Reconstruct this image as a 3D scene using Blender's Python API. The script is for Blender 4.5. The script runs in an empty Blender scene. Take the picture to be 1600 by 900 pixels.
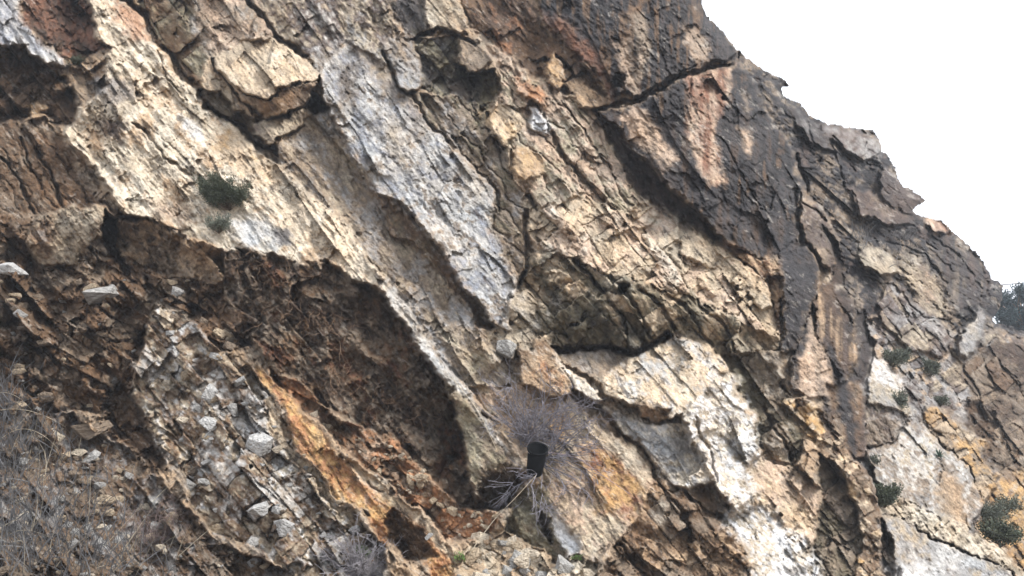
import bpy, bmesh, math, random
import numpy as np
from mathutils import Vector, Matrix

random.seed(7)
rng = np.random.default_rng(7)
sc = bpy.context.scene
COL = sc.collection

# ------------------------------------------------------------------ camera
F = 1155.0                      # focal length in photo pixels (1600 wide)
PITCH = math.radians(12.0)
EYE = 1.6
cam = bpy.data.cameras.new('camera')
cam.sensor_width = 36.0
cam.lens = 36.0 * F / 1600.0
cam.clip_end = 6000.0
cam_o = bpy.data.objects.new('camera', cam)
COL.objects.link(cam_o)
cam_o.location = (0, 0, EYE)
cam_o.rotation_euler = (math.radians(90) + PITCH, 0, 0)
sc.camera = cam_o

# ------------------------------------------------------------------ sky, sun, exposure
SUN_EL, SUN_AZ = math.radians(52), math.radians(112)   # azimuth clockwise from +Y
w = bpy.data.worlds.new('World')
sc.world = w
w.use_nodes = True
nt = w.node_tree
bg = nt.nodes['Background']
sky = nt.nodes.new('ShaderNodeTexSky')
sky.sky_type = 'NISHITA'
sky.sun_disc = False
sky.sun_elevation = SUN_EL
sky.sun_rotation = SUN_AZ
sky.air_density = 1.0
sky.dust_density = 4.0
hs = nt.nodes.new('ShaderNodeHueSaturation')
hs.inputs['Saturation'].default_value = 0.22
mx = nt.nodes.new('ShaderNodeMix')          # overcast: an even cloud sheet over the clear sky
mx.data_type = 'RGBA'
mx.inputs[0].default_value = 0.75
nt.links.new(sky.outputs[0], hs.inputs['Color'])
nt.links.new(hs.outputs[0], mx.inputs[6])
mx.inputs[7].default_value = (8.9, 9.4, 10.2, 1)
nt.links.new(mx.outputs[2], bg.inputs['Color'])
bg.inputs['Strength'].default_value = 0.066
sun = bpy.data.lights.new('sun', 'SUN')
sun.energy = 1.5
sun.angle = math.radians(20)
sun.color = (1.0, 0.96, 0.9)
sun_o = bpy.data.objects.new('sun', sun)
COL.objects.link(sun_o)
d = Vector((math.sin(SUN_AZ) * math.cos(SUN_EL), math.cos(SUN_AZ) * math.cos(SUN_EL), math.sin(SUN_EL)))
sun_o.rotation_euler = d.to_track_quat('Z', 'Y').to_euler()
vs = sc.view_settings
vs.view_transform = 'Standard'
vs.look = 'None'
vs.exposure = 1.8
vs.gamma = 1.0

# ------------------------------------------------------------------ noise
def _h(ix, iy, seed):
    a = (ix.astype(np.int64) * 374761393 + iy.astype(np.int64) * 668265263 + seed * 1442695041) & 0xFFFFFFFF
    a = ((a ^ (a >> 13)) * 1274126177) & 0xFFFFFFFF
    a = ((a ^ (a >> 15)) * 2246822519) & 0xFFFFFFFF
    return a ^ (a >> 16)

def h01(ix, iy, seed):
    return (_h(ix, iy, seed) & 0xFFFFFF).astype(np.float32) / 16777216.0

_ang = np.linspace(0, 2 * np.pi, 256, endpoint=False)
_gx, _gy = np.cos(_ang).astype(np.float32), np.sin(_ang).astype(np.float32)

def perlin(x, y, seed):
    ix, iy = np.floor(x), np.floor(y)
    fx, fy = (x - ix).astype(np.float32), (y - iy).astype(np.float32)
    ix, iy = ix.astype(np.int64), iy.astype(np.int64)
    u = fx * fx * fx * (fx * (fx * 6 - 15) + 10)
    v = fy * fy * fy * (fy * (fy * 6 - 15) + 10)
    def g(dx, dy):
        k = (_h(ix + dx, iy + dy, seed) & 255)
        return _gx[k] * (fx - dx) + _gy[k] * (fy - dy)
    a = g(0, 0); b = g(1, 0); c = g(0, 1); e = g(1, 1)
    return ((a + (b - a) * u) * (1 - v) + (c + (e - c) * u) * v) * 1.5

def fbm(x, y, seed, octv=4, gain=0.5):
    s = 0; a = 1.0; t = 0
    for o in range(octv):
        s = s + a * perlin(x * 2 ** o + 13.7 * o, y * 2 ** o - 7.1 * o, seed + o)
        t += a; a *= gain
    return s / t * 1.4

def ridged(x, y, seed, octv=4):
    s = 0; a = 1.0; t = 0
    for o in range(octv):
        s = s + a * (1 - 2 * np.abs(perlin(x * 2 ** o + 3.3 * o, y * 2 ** o + 9.2 * o, seed + o)))
        t += a; a *= 0.5
    return s / t

def voronoi(x, y, seed):
    ix, iy = np.floor(x).astype(np.int64), np.floor(y).astype(np.int64)
    f1 = np.full(x.shape, 9.0, np.float32); f2 = f1.copy()
    cid = np.zeros(x.shape, np.int64); cx = f1.copy(); cy = f1.copy()
    for dx in (-1, 0, 1):
        for dy in (-1, 0, 1):
            jx, jy = ix + dx, iy + dy
            ox = (jx + 0.08 + 0.84 * h01(jx, jy, seed) - x).astype(np.float32)
            oy = (jy + 0.08 + 0.84 * h01(jx, jy, seed + 91) - y).astype(np.float32)
            dd = .35 * np.sqrt(ox * ox + oy * oy) + .65 * np.maximum(np.abs(ox), np.abs(oy))
            n = dd < f1
            f2 = np.where(n, f1, np.minimum(f2, dd))
            cid = np.where(n, jx * 100003 + jy, cid)
            cx = np.where(n, -ox, cx); cy = np.where(n, -oy, cy)
            f1 = np.where(n, dd, f1)
    return f1, f2 - f1, cid, cx, cy

def rot(x, y, ang, scale, aniso):
    a = math.radians(ang)
    return (x * math.cos(a) + y * math.sin(a)) / (scale * aniso), (-x * math.sin(a) + y * math.cos(a)) / scale

def smooth(a, b, x):
    t = np.clip((x - a) / (b - a), 0, 1)
    return t * t * (3 - 2 * t)

def seg_dist(px, py, pts, closed):
    best = np.full(px.shape, 1e9, np.float32)
    n = len(pts)
    for i in range(n if closed else n - 1):
        ax, ay = pts[i]; bx, by = pts[(i + 1) % n]
        ex, ey = bx - ax, by - ay
        l2 = ex * ex + ey * ey + 1e-6
        t = np.clip(((px - ax) * ex + (py - ay) * ey) / l2, 0, 1)
        best = np.minimum(best, (px - ax - t * ex) ** 2 + (py - ay - t * ey) ** 2)
    return np.sqrt(best)

def inside(px, py, pts):
    r = np.zeros(px.shape, bool)
    n = len(pts)
    for i in range(n):
        ax, ay = pts[i]; bx, by = pts[(i + 1) % n]
        if ay == by:
            continue
        c = (ay > py) != (by > py)
        r ^= c & (px < (bx - ax) * (py - ay) / (by - ay) + ax)
    return r

def spread_h(px, py, pts):
    """smooth surface through a few (x, y, height) points"""
    P = np.array(pts, float)
    if len(P) == 1:
        return np.full(px.shape, P[0, 2], np.float32)
    if len(P) == 2:
        e = P[1, :2] - P[0, :2]
        t = ((px - P[0, 0]) * e[0] + (py - P[0, 1]) * e[1]) / (e @ e)
        return (P[0, 2] + np.clip(t, -0.3, 1.3) * (P[1, 2] - P[0, 2])).astype(np.float32)
    c_ = P[:, :2] - P[:, :2].mean(0)
    sv, vt = np.linalg.svd(c_, full_matrices=False)[1:]
    if sv[1] < .25 * sv[0]:                       # nearly in line: hold it level across the line
        off = vt[1] * sv[0] * .4
        P = np.r_[P + np.r_[off, 0], P - np.r_[off, 0]]
    n = len(P)
    K = np.linalg.norm(P[:, None, :2] - P[None, :, :2], axis=2)
    A = np.zeros((n + 3, n + 3))
    A[:n, :n] = K; A[:n, n] = 1; A[:n, n + 1:] = P[:, :2] / 100
    A[n:, :n] = A[:n, n:].T
    s = np.linalg.lstsq(A, np.r_[P[:, 2], 0, 0, 0], rcond=None)[0]
    o = s[n] + s[n + 1] * px / 100 + s[n + 2] * py / 100
    for i in range(n):
        o = o + s[i] * np.sqrt((px - P[i, 0]) ** 2 + (py - P[i, 1]) ** 2)
    return o.astype(np.float32)

# ------------------------------------------------------------------ sampling grid of the cliff face
def axis(lo, a, b, hi, fine, coarse):
    left = [a]; s = fine
    while left[-1] > lo:
        s = min(s * 1.12, coarse); left.append(left[-1] - s)
    right = [b]; s = fine
    while right[-1] < hi:
        s = min(s * 1.12, coarse); right.append(right[-1] + s)
    return np.r_[left[::-1], np.arange(a + fine, b, fine), right]
STEP = 1.5
gx = axis(-700, -30, 1630, 1900, STEP, 26)
gy = axis(-520, -25, 925, 1180, STEP, 26)
X, Y = np.meshgrid(gx, gy)
X = X.astype(np.float32); Y = Y.astype(np.float32)
NY, NX = X.shape
X = X + STEP * 0.25 * (h01(np.arange(X.size).reshape(X.shape), np.zeros(X.shape, np.int64), 3) - 0.5)
WX = X + 7 * fbm(X / 46, Y / 46, 11, 3) + 2.2 * fbm(X / 11, Y / 11, 12, 2)
WY = Y + 7 * fbm(X / 46, Y / 46, 21, 3) + 2.2 * fbm(X / 11, Y / 11, 22, 2)

PAL = dict(cream=(226, 213, 193), tan=(190, 165, 137), ochre=(200, 164, 116), orange=(180, 134, 100), rust=(136, 98, 78),
           brown=(128, 104, 82), dkbrown=(92, 75, 62), earth=(118, 94, 72), grey=(166, 163, 160), blue=(160, 161, 166),
           white=(230, 228, 226), olive=(160, 151, 128), dkolive=(112, 104, 86), pink=(200, 177, 156), black=(52, 50, 52),
           purple=(106, 92, 85), slate=(80, 75, 74), mid=(150, 135, 118), ltan=(209, 189, 163), sand=(188, 174, 153),
           lgrey=(200, 197, 192))
def lin(c):
    c = np.array(c) / 255.0
    return np.where(c <= 0.04045, c / 12.92, ((c + 0.055) / 1.055) ** 2.4) * 0.60
PL = {}
for k, v in PAL.items():
    v = np.array(v, float); g_ = v.mean()
    PL[k] = lin(g_ + (v - g_) * 1.12 + np.array([0, 0, 1]))

H = np.zeros(X.shape, np.float32)                   # relief towards the viewer, in photo pixels
CC = np.zeros(X.shape + (3,), np.float32)
RID = np.zeros(X.shape, np.int32)                   # which part of the cliff
SUB = np.zeros(X.shape, np.int64)                   # which block of that part
ROUGH = np.ones(X.shape, np.float32)
PARTS = [('rock_face', None, 'near')]

# relief recipes: (kind, amplitude, size, angle, stretch, extra)
D = 53
RELIEF = dict(
    slab=[('f', 24, 105, D, 2.4, 4), ('r', 9, 70, D, 3.2, 3), ('K', .95, 46, D, 4.4, 4), ('r', 3.2, 18, D, 7, 4), ('r', 2.2, 7, D - 6, 4, 3)],
    mott=[('f', 26, 80, D, 2.2, 4), ('r', 10, 60, D, 3, 3), ('K', 1.1, 48, D + 2, 3, 4), ('r', 4, 18, D + 5, 4, 4), ('r', 2.4, 8, D - 4, 3, 3)],
    face=[('f', 22, 100, D, 1.6, 4), ('r', 8, 90, D, 2, 2), ('K', 1.35, 60, D - 4, 2.0, 4), ('r', 3.2, 18, D, 3, 4), ('r', 2.2, 8, D - 20, 2.4, 3)],
    block=[('k', 17, 25, D, 1.7, .95), ('K', 1.2, 44, D - 14, 2, 3), ('f', 24, 80, D, 1.4, 4), ('F', .7, 36, D - 20, 1.6, 3), ('r', 1.8, 9, D, 3, 3)],
    bigblock=[('k', 20, 34, D, 1.8, .85), ('K', 1.3, 60, D - 10, 2, 4), ('f', 26, 90, D, 1.4, 4), ('F', .7, 40, D - 20, 1.6, 3), ('r', 2, 9, D, 3, 3)],
    smallblock=[('k', 11, 14, D, 1.9, .85), ('K', 1.2, 46, D - 12, 2, 3), ('f', 18, 60, D, 1.4, 4), ('F', .7, 30, D - 20, 1.6, 3), ('r', 1.6, 8, D, 3, 3)],
    bed=[('s', 12, 24, D, 0, 0), ('K', 1.4, 28, D, 4.5, 3), ('r', 2.5, 13, D, 7, 4), ('f', 8, 70, D, 2, 3)],
    bigbed=[('s', 15, 38, D, 0, 0), ('K', 1.2, 36, D, 3.2, 4), ('r', 2.5, 14, D, 6, 4), ('f', 8, 70, D, 2, 3)],
    earth=[('f', 30, 80, D, 1.4, 5), ('r', 12, 50, D + 10, 2, 3), ('F', 1.5, 40, D - 20, 1.5, 4), ('K', 2.1, 52, D, 2, 4), ('r', 7, 15, D, 1.8, 5)],
    rubble=[('k', 9, 20, D - 20, 1.7, .55), ('K', 1.4, 60, D - 10, 1.8, 4), ('F', .9, 30, D - 20, 1.4, 3), ('f', 32, 90, D, 1.2, 4), ('r', 4, 12, D, 1.8, 4)],
    wall=[('f', 16, 100, 80, 1.6, 4), ('K', .9, 54, 60, 2.4, 4), ('r', 4.2, 16, 42, 2.6, 4), ('r', 2.8, 7, 36, 3, 3)],
    strata=[('f', 36, 110, 36, 1.5, 4), ('s', 10, 22, 36, 0, 0), ('K', 2.1, 50, 36, 2.4, 5), ('F', .8, 40, 40, 1.9, 3), ('r', 3, 12, 38, 4, 3)],
)
def bricks(x, y, wx, wy, ang, size, st, s, wk):
    """beds cut by staggered cross joints: cell id and place inside the cell"""
    u, v = rot(x + wk * (wx - x), y + wk * (wy - y), ang, size, st)
    v = v + .5 * fbm(x / (size * 6), y / (size * 6), s + 40, 2) + .3 * np.sin(v * 2.3 + (s % 7)) + .55 * perlin(v * .55, v * 0 + .37, s + 44)
    lay = np.floor(v); li = lay.astype(np.int64); z = np.zeros(x.shape, np.int64)
    u = u * (.55 + 1.1 * h01(li, z, s + 6)) + 9 * h01(li, z, s + 1) + (h01(li, z, s + 2) - .5) * .9 * (v - lay) / st
    u = u + .35 * np.sin(u * 2.9 + 6.3 * h01(li, z, s + 3)) + .2 * fbm(x / 30, y / 30, s + 41, 3)
    seg = np.floor(u)
    cid = li * 4099 + seg.astype(np.int64) + 7000000
    return cid, u - seg - .5, v - lay - .5
def relief(x, y, wx, wy, comps, seed, zs_=1.0):
    h = np.zeros(x.shape, np.float32); sub = None
    for k, (t, amp, size, ang, st, *ex) in enumerate(comps):
        s = seed * 37 + k * 101
        size = size * zs_; amp = amp if t == 'F' else amp * zs_
        if t == 'f':
            u, v = rot(x, y, ang, size, st); h += amp * fbm(u, v, s, ex[0])
        elif t == 'r':
            u, v = rot(x, y, ang, size, st); h += amp * ridged(u, v, s, ex[0])
        elif t in 'vb':
            u, v = rot(x + .6 * (wx - x), y + .6 * (wy - y), ang, size, st)
            f1, ed, cid, cx, cy = voronoi(u, v, s)
            z = np.zeros_like(cid)
            h += amp * 2 * (h01(cid, z, s) - .5)
            h += size * ex[0] * 2 * ((h01(cid, z, s + 1) - .5) * cx * st + (h01(cid, z, s + 2) - .42) * cy)
            e = ed * size
            on = smooth(-.25, .3, fbm(x / 40, y / 40, s + 3, 3))
            h -= ex[1] * on * np.exp(-(e / 2.6) ** 2)
            if t == 'b':
                h -= amp * .4 * on * smooth(5, 0, e)
                sub = cid
        elif t in 'kK':
            zs = size; n_ = ex[0] if t == 'K' else 1
            md = .3 + 1.35 * smooth(-.3, .35, fbm(x / 95, y / 95, s + 8, 3)) if t == 'K' else 1.0
            for o in range(n_):
                cid, cu, cv = bricks(x, y, wx, wy, ang + (0, 7, -11, 15, -6)[o], zs, st if o < 2 else 1 + (st - 1) * .7, s + 23 * o, .25 + .12 * o)
                z = np.zeros_like(cid)
                r0, r1, r2 = h01(cid, z, s + o), h01(cid, z, s + o + 50), h01(cid, z, s + o + 60)
                if t == 'K':
                    h += md * amp * zs * (.30 * (r0 - .5) + .22 * (r1 - .5) * cu * st + .5 * (r2 - .42) * cv)
                else:
                    pm = .35 + .9 * smooth(-.3, .3, fbm(x / 60, y / 60, s + 12, 3))
                    h += pm * (amp * 2 * (r0 - .5) + zs * ex[0] * ((r1 - .5) * cu * st * .7 + (r2 - .35) * 1.5 * cv))
                    e_ = np.minimum((.5 - np.abs(cu)) * st, .5 - np.abs(cv)) * zs
                    h -= amp * .5 * smooth(.1, .5, h01(cid, z, s + 71)) * pm * smooth(2.4, 0, e_)
                    sub = cid
                zs *= .46
        elif t == 'F':                       # broken facets inside broken facets
            zs = size
            md = .35 + 1.3 * smooth(-.3, .35, fbm(x / 85, y / 85, s + 8, 3))
            for o in range(ex[0]):
                k_ = (.22, .3, .5, .7, .8)[o]
                u, v = rot(x + k_ * (wx - x), y + k_ * (wy - y), ang + (0, 24, -20, 33, -9)[o], zs, st if o < 3 else 1 + (st - 1) * .5)
                f1, ed, cid, cx, cy = voronoi(u, v, s + 17 * o)
                z = np.zeros_like(cid)
                h += md * amp * zs * (.16 * (h01(cid, z, s) - .5) + .55 * (h01(cid, z, s + 1) - .5) * cx * st + .62 * (h01(cid, z, s + 2) - .46) * cy)
                zs *= .48
        elif t == 'g':                       # open joints, here and there
            u, v = rot(.5 * (x + wx), .5 * (y + wy), ang, size, st)
            f1, ed, cid, cx, cy = voronoi(u, v, s)
            on = smooth(-.05, .35, fbm(x / 55, y / 55, s + 3, 3))
            h -= amp * on * np.exp(-(ed * size / (2.2 + 1.6 * on)) ** 2)
        elif t == 's':
            u, v = rot(wx, wy, ang, size, 1)
            v = v + .5 * fbm(x / 120, y / 120, s, 3) + .25 * fbm(x / 30, y / 30, s + 5, 2)
            fl = np.floor(v); fr = v - fl
            r_ = h01(fl.astype(np.int64), np.zeros(x.shape, np.int64), s)
            h += amp * (r_ - .5) + amp * (.6 - fr) * .9
            h -= amp * .7 * np.exp(-((np.minimum(fr, 1 - fr) * size) / 1.8) ** 2)
    return h, sub

def region(name, label, poly, hp, rel, cols, feather=2.2, cf=7.0, ang=D, cs=34, cst=2.2, k=1.0, owner='near', new=True, only_colour=False, streak=0.0, z=None):
    """lay one piece of rock over what is there: outline, depth at a few points, relief, rock colours"""
    poly = [tuple(map(float, p.split(','))) for p in poly.split()]
    xs = [p[0] for p in poly]; ys = [p[1] for p in poly]
    m = 26 + max(feather, cf)
    j0, j1 = np.searchsorted(gx, [min(xs) - m, max(xs) + m]); i0, i1 = np.searchsorted(gy, [min(ys) - m, max(ys) + m])
    S = (slice(i0, i1), slice(j0, j1))
    x, y, wx, wy = X[S], Y[S], WX[S], WY[S]
    if x.size == 0:
        return
    seed = abs(hash_name(poly)) % 9973
    sd = seg_dist(wx, wy, poly, True)
    sd = np.where(inside(wx, wy, poly), sd, -sd)
    if not only_colour:
        mh = smooth(-feather, feather, sd + (.6 + .55 * feather) * fbm(x / 13, y / 13, seed + 5, 4, .65) * 1.6)
        r, sub = relief(x, y, wx, wy, RELIEF[rel], seed, z or (.55 if owner == 'far' else 1.0))
        hr = spread_h(x, y, hp) + r * k
        H[S] = H[S] * (1 - mh) + hr * mh
        ins = mh > .5
        if new:
            PARTS.append((name, label, owner))
            RID[S] = np.where(ins, len(PARTS) - 1, RID[S])
        if sub is not None:
            SUB[S] = np.where(ins, sub + 1, SUB[S])
        elif new:
            SUB[S] = np.where(ins, 0, SUB[S])
    else:
        sub = None
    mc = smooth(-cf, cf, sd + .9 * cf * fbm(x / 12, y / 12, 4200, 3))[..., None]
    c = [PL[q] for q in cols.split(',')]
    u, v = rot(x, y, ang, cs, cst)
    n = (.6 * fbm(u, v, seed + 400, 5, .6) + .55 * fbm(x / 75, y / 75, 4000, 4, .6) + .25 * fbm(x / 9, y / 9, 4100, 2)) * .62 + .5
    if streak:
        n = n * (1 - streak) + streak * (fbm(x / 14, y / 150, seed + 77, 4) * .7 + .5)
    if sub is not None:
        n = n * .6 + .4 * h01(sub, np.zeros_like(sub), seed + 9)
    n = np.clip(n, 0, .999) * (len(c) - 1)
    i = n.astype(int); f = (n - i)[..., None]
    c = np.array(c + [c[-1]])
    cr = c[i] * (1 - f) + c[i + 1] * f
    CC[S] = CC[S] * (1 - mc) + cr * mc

def hash_name(p):
    return int(sum((i + 1) * (a[0] * 13 + a[1] * 7) for i, a in enumerate(p)))

R = region
# ------------------------------------------------------------------ the near cliff, back to front
R('rock_face', None, '-900,-700 2100,-700 2100,1400 -900,1400',
  [(0, 0, 0), (800, 0, 0), (1600, 0, -60), (0, 450, 0), (800, 450, 0), (1600, 450, -60), (0, 900, 90), (800, 900, 90), (1600, 900, 0), (800, -500, 0), (-600, 400, 30), (800, 1150, 330), (0, 1150, 330), (1700, 1150, 200)],
  'face', 'brown,tan,mid,cream', new=False)
# far cliff on the right
R('cliff_wall', 'blue-grey broken upper wall of the far cliff under the skyline', '1098,-20 1150,80 1200,100 1260,150 1360,180 1500,330 1600,430 1700,470 1700,560 1560,520 1500,520 1400,490 1345,500 1316,447 1310,380 1283,327 1255,300 1240,240 1200,180 1150,95 1110,30',
  [(1150, 60, -60), (1240, 200, -70), (1300, 380, -100), (1400, 300, -60), (1500, 450, -60), (1345, 490, -90)], 'strata', 'slate,purple,black,slate,mid,slate,grey', ang=40, cs=26, owner='far', z=.75)
R('rock_face', 'weathered brown and grey broken rock in the middle of the far cliff', '1320,450 1345,500 1400,490 1500,520 1560,520 1700,560 1700,950 1350,950 1330,800 1340,560',
  [(1350, 500, -90), (1550, 540, -60), (1350, 700, -50), (1550, 700, -90), (1400, 880, 20), (1580, 880, 0)], 'block', 'mid,sand,purple,grey,tan,sand', ang=40, owner='far')
R('rock_face', 'tan weathered patch of wall under the far skyline', '1408,395 1440,410 1465,440 1480,480 1476,500 1448,490 1425,455 1405,425', [(1410, 390, -75), (1476, 490, -72)], 'strata', 'pink,mid,sand,purple', owner='far', cs=16, cf=10, feather=6)
R('rock_face', None, '1475,365 1530,400 1548,440 1535,475 1490,485 1478,440 1462,400', [(1480, 380, -60), (1530, 470, -62)], 'strata', 'slate,purple,slate,mid,grey', owner='far', streak=.5, new=False, feather=6, cf=10)
R('ledge', 'broad flat-topped grey ledge high on the far skyline', '1286,196 1340,202 1370,210 1378,240 1350,252 1318,236 1296,218', [(1290, 200, -50), (1370, 212, -45), (1345, 248, -25)], 'strata', 'slate,grey,purple,mid', owner='far', k=.5)
R('ledge', 'dark grey ledge in the middle of the far upper wall', '1322,292 1370,300 1412,325 1424,348 1388,352 1345,335', [(1330, 295, -55), (1410, 330, -50), (1380, 348, -22)], 'strata', 'slate,purple,mid', owner='far', k=.5)
R('ledge', 'grey shoulder below the first notch of the skyline', '1232,160 1262,182 1292,205 1300,238 1268,222 1242,190', [(1240, 165, -45), (1295, 210, -40), (1290, 232, -18)], 'strata', 'grey,slate,purple', owner='far', k=.5)
R('ledge', 'tan and grey ledge low on the far upper wall', '1345,385 1392,395 1405,425 1372,432 1345,412', [(1350, 388, -60), (1400, 400, -55), (1375, 428, -28)], 'strata', 'mid,sand,purple', owner='far', k=.5)
R('ledge', 'overhanging grey block on the far skyline', '1378,262 1420,285 1446,312 1440,322 1425,335 1395,325 1372,300', [(1400, 280, -20), (1420, 325, -35)], 'strata', 'slate,purple,slate', owner='far', k=.5)
R('rock_cap', 'reddish cap rock on the far skyline', '1447,336 1475,340 1486,352 1484,362 1460,364 1448,352', [(1450, 340, -30), (1480, 360, -20)], 'smallblock', 'rust,pink,tan', owner='far')
R('rock_slab', 'pale pinkish leaning slab beside the cliff end', '1496,520 1534,485 1545,500 1536,535 1510,560 1500,550', [(1500, 520, -10), (1530, 540, -25)], 'strata', 'sand,grey,mid', owner='far', k=.5, feather=4)
R('rock_face', 'striped grey slab with fine layers in the far cliff', '1345,555 1380,560 1410,600 1425,650 1395,640 1350,625 1338,590', [(1350, 560, -60), (1410, 640, -35)], 'bed', 'grey,sand,white,mid', owner='far', k=.5)
R('rock_face', None, '1390,440 1430,470 1470,500 1490,540 1470,560 1420,545 1380,510 1370,470', [(1390, 450, -60), (1470, 550, -40)], 'block', 'mid,grey,purple,sand,mid', owner='far', new=False)
R('rock_face', 'dark brown caved rock at the right edge', '1505,560 1560,530 1700,560 1700,760 1600,760 1562,745 1540,705 1520,660', [(1510, 570, -80), (1600, 560, -60), (1545, 690, -130), (1640, 740, -60)], 'bigblock', 'purple,dkbrown,mid,brown,purple', owner='far', ang=20, z=.7)
R('cavity', 'dark cave between ochre blocks and brown rock', '1506,632 1530,628 1552,660 1556,690 1545,720 1556,740 1540,735 1538,700 1515,672', [(1520, 640, -140), (1550, 720, -140)], 'earth', 'dkbrown,brown', owner='far', feather=6)
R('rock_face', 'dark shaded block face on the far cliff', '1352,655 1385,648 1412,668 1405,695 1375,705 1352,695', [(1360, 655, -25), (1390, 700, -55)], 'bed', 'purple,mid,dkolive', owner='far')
R('rock_face', 'pale pinkish grey rough mass above the leaning slab', '1356,702 1395,690 1420,660 1445,672 1465,690 1512,728 1536,788 1515,828 1468,802 1402,780 1368,752', [(1360, 705, -20), (1460, 690, -40), (1533, 790, 0), (1468, 800, 35), (1400, 750, 10)], 'face', 'sand,grey,mid,lgrey,sand,white', owner='far', cs=16, cf=12)
R('rock_face', None, '1470,740 1492,742 1505,770 1512,822 1500,826 1468,800 1462,770', [(1480, 745, 15), (1490, 820, 10)], 'wall', 'brown,tan,mid', owner='far', streak=.7, new=False, k=.6)
R('rock_face', 'ochre jointed blocks stepping down the far cliff', '1443,637 1470,640 1492,652 1543,692 1538,713 1562,745 1562,782 1535,784 1512,728 1462,684 1445,662', [(1445, 640, -50), (1540, 700, -35), (1555, 780, 0)], 'block', 'tan,ochre,mid,ltan,tan', owner='far', cs=16)
R('rock_face', 'ochre ground under the green bush at right', '1562,745 1700,700 1700,960 1590,960 1530,830 1540,785', [(1570, 760, -70), (1640, 850, 20)], 'smallblock', 'tan,mid,ochre,brown,sand', owner='far', z=.8)
R('rock_slab', 'long pale grey slab sloping to the lower right corner', '1372,800 1400,807 1466,847 1580,892 1600,960 1400,960 1393,853', [(1375, 800, 30), (1466, 850, 60), (1580, 900, 80), (1400, 900, 70)], 'slab', 'mid,sand,grey,lgrey,white', owner='far')
R('rock_face', 'jointed tan blocks above the pale sloping slab', '1368,752 1402,778 1466,800 1515,828 1560,850 1610,905 1610,950 1580,892 1466,845 1400,807 1375,800', [(1380, 770, 10), (1466, 820, 55), (1590, 890, 70)], 'smallblock', 'tan,sand,cream,mid', owner='far')
R('boulder', 'white flat-topped stone at the foot of the pale slab', '1405,882 1426,876 1446,888 1456,930 1415,930', [(1410, 880, 85), (1440, 905, 115)], 'slab', 'white,lgrey', owner='far')
# dark wall and its neighbours
R('rock_face', 'rust-brown recessed rock below the upper edge of the dark wall', '690,-60 823,-60 843,33 867,60 900,75 952,165 927,172 870,140 847,122 827,123 793,90 750,53 733,30',
  [(700, 0, 5), (820, 0, -20), (760, 60, -15), (870, 130, -35), (940, 165, -35)], 'mott', 'rust,brown,dkbrown,orange', cs=30)
R('dark_wall', 'dark streaked wall above the long crack', '815,-520 1070,-520 1098,-20 1112,30 1132,48 1152,78 1152,92 1110,102 1066,119 1040,130 1000,157 950,170 930,110 880,62 845,30',
  [(830, 0, 15), (950, 160, 25), (1000, 60, 60), (1140, 80, 25), (1090, 0, 40), (1000, -300, 60), (830, -300, 10)], 'wall', 'black,slate,brown,black,slate,purple,rust', streak=.6)
R('dark_wall', None, '843,20 880,30 930,80 950,130 960,160 935,120 890,66 855,40', [(850, 25, 15), (945, 150, 20)], 'mott', 'purple,rust,brown', only_colour=True, cf=10)
R('dark_wall', 'dark wall below the long crack with salmon streak', '930,174 1000,160 1066,123 1150,96 1168,112 1202,180 1242,240 1252,300 1248,340 1252,395 1226,400 1195,405 1130,372 1066,305 1030,272 990,235 960,200',
  [(940, 180, 20), (1060, 150, 65), (1150, 110, 40), (1240, 250, 10), (1250, 390, 15), (1130, 360, 45), (1050, 285, 40), (1160, 250, 70)], 'wall', 'black,dkbrown,slate,black,brown,black', streak=.5)
for p_, c_ in (('1070,118 1130,106 1150,100 1142,150 1126,172 1120,220 1132,285 1105,292 1085,250 1074,205 1080,160', 'pink,rust,pink,sand'),
               ('1158,146 1167,150 1170,170 1163,172', 'pink,mid'), ('1158,200 1170,206 1176,240 1166,236', 'pink,mid'),
               ('1066,40 1092,52 1110,70 1104,98 1090,92 1072,70', 'pink,mid'), ('985,25 1008,20 1016,80 1000,145 990,150 994,90', 'pink,mid,pink'), ('960,70 978,62 990,110 998,142 985,140 972,112', 'mid,pink'),
               ('965,150 990,148 990,165 966,168', 'ltan,pink'), ('968,182 1000,166 1020,190 1060,250 1040,262 1000,228', 'brown,pink,mid')):
    R('stain', None, p_, [], 'wall', c_, only_colour=True, cf=6, cs=12, streak=.5)
R('rock_face', 'black shaded undercut along the foot of the dark wall', '930,172 962,196 992,236 1032,274 1070,312 1130,375 1110,378 1050,338 1010,315 985,282 962,240', [(940, 180, -60), (1060, 320, -70), (1120, 376, -60)], 'mott', 'dkbrown,purple,black')  # shadow line under the overhang also painted in with dark colours
R('boulder', 'smooth brown boulder lodged under the dark wall', '878,130 900,122 927,138 952,156 950,168 927,172 905,165', [(885, 130, -5), (930, 168, 0)], 'slab', 'brown,tan,mid')
R('boulder', 'yellow-tan wedge of rock below the rusty recess', '845,113 866,84 878,100 882,133 872,148 853,132', [(850, 100, 5), (875, 140, 10)], 'slab', 'ochre,tan,brown')
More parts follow.
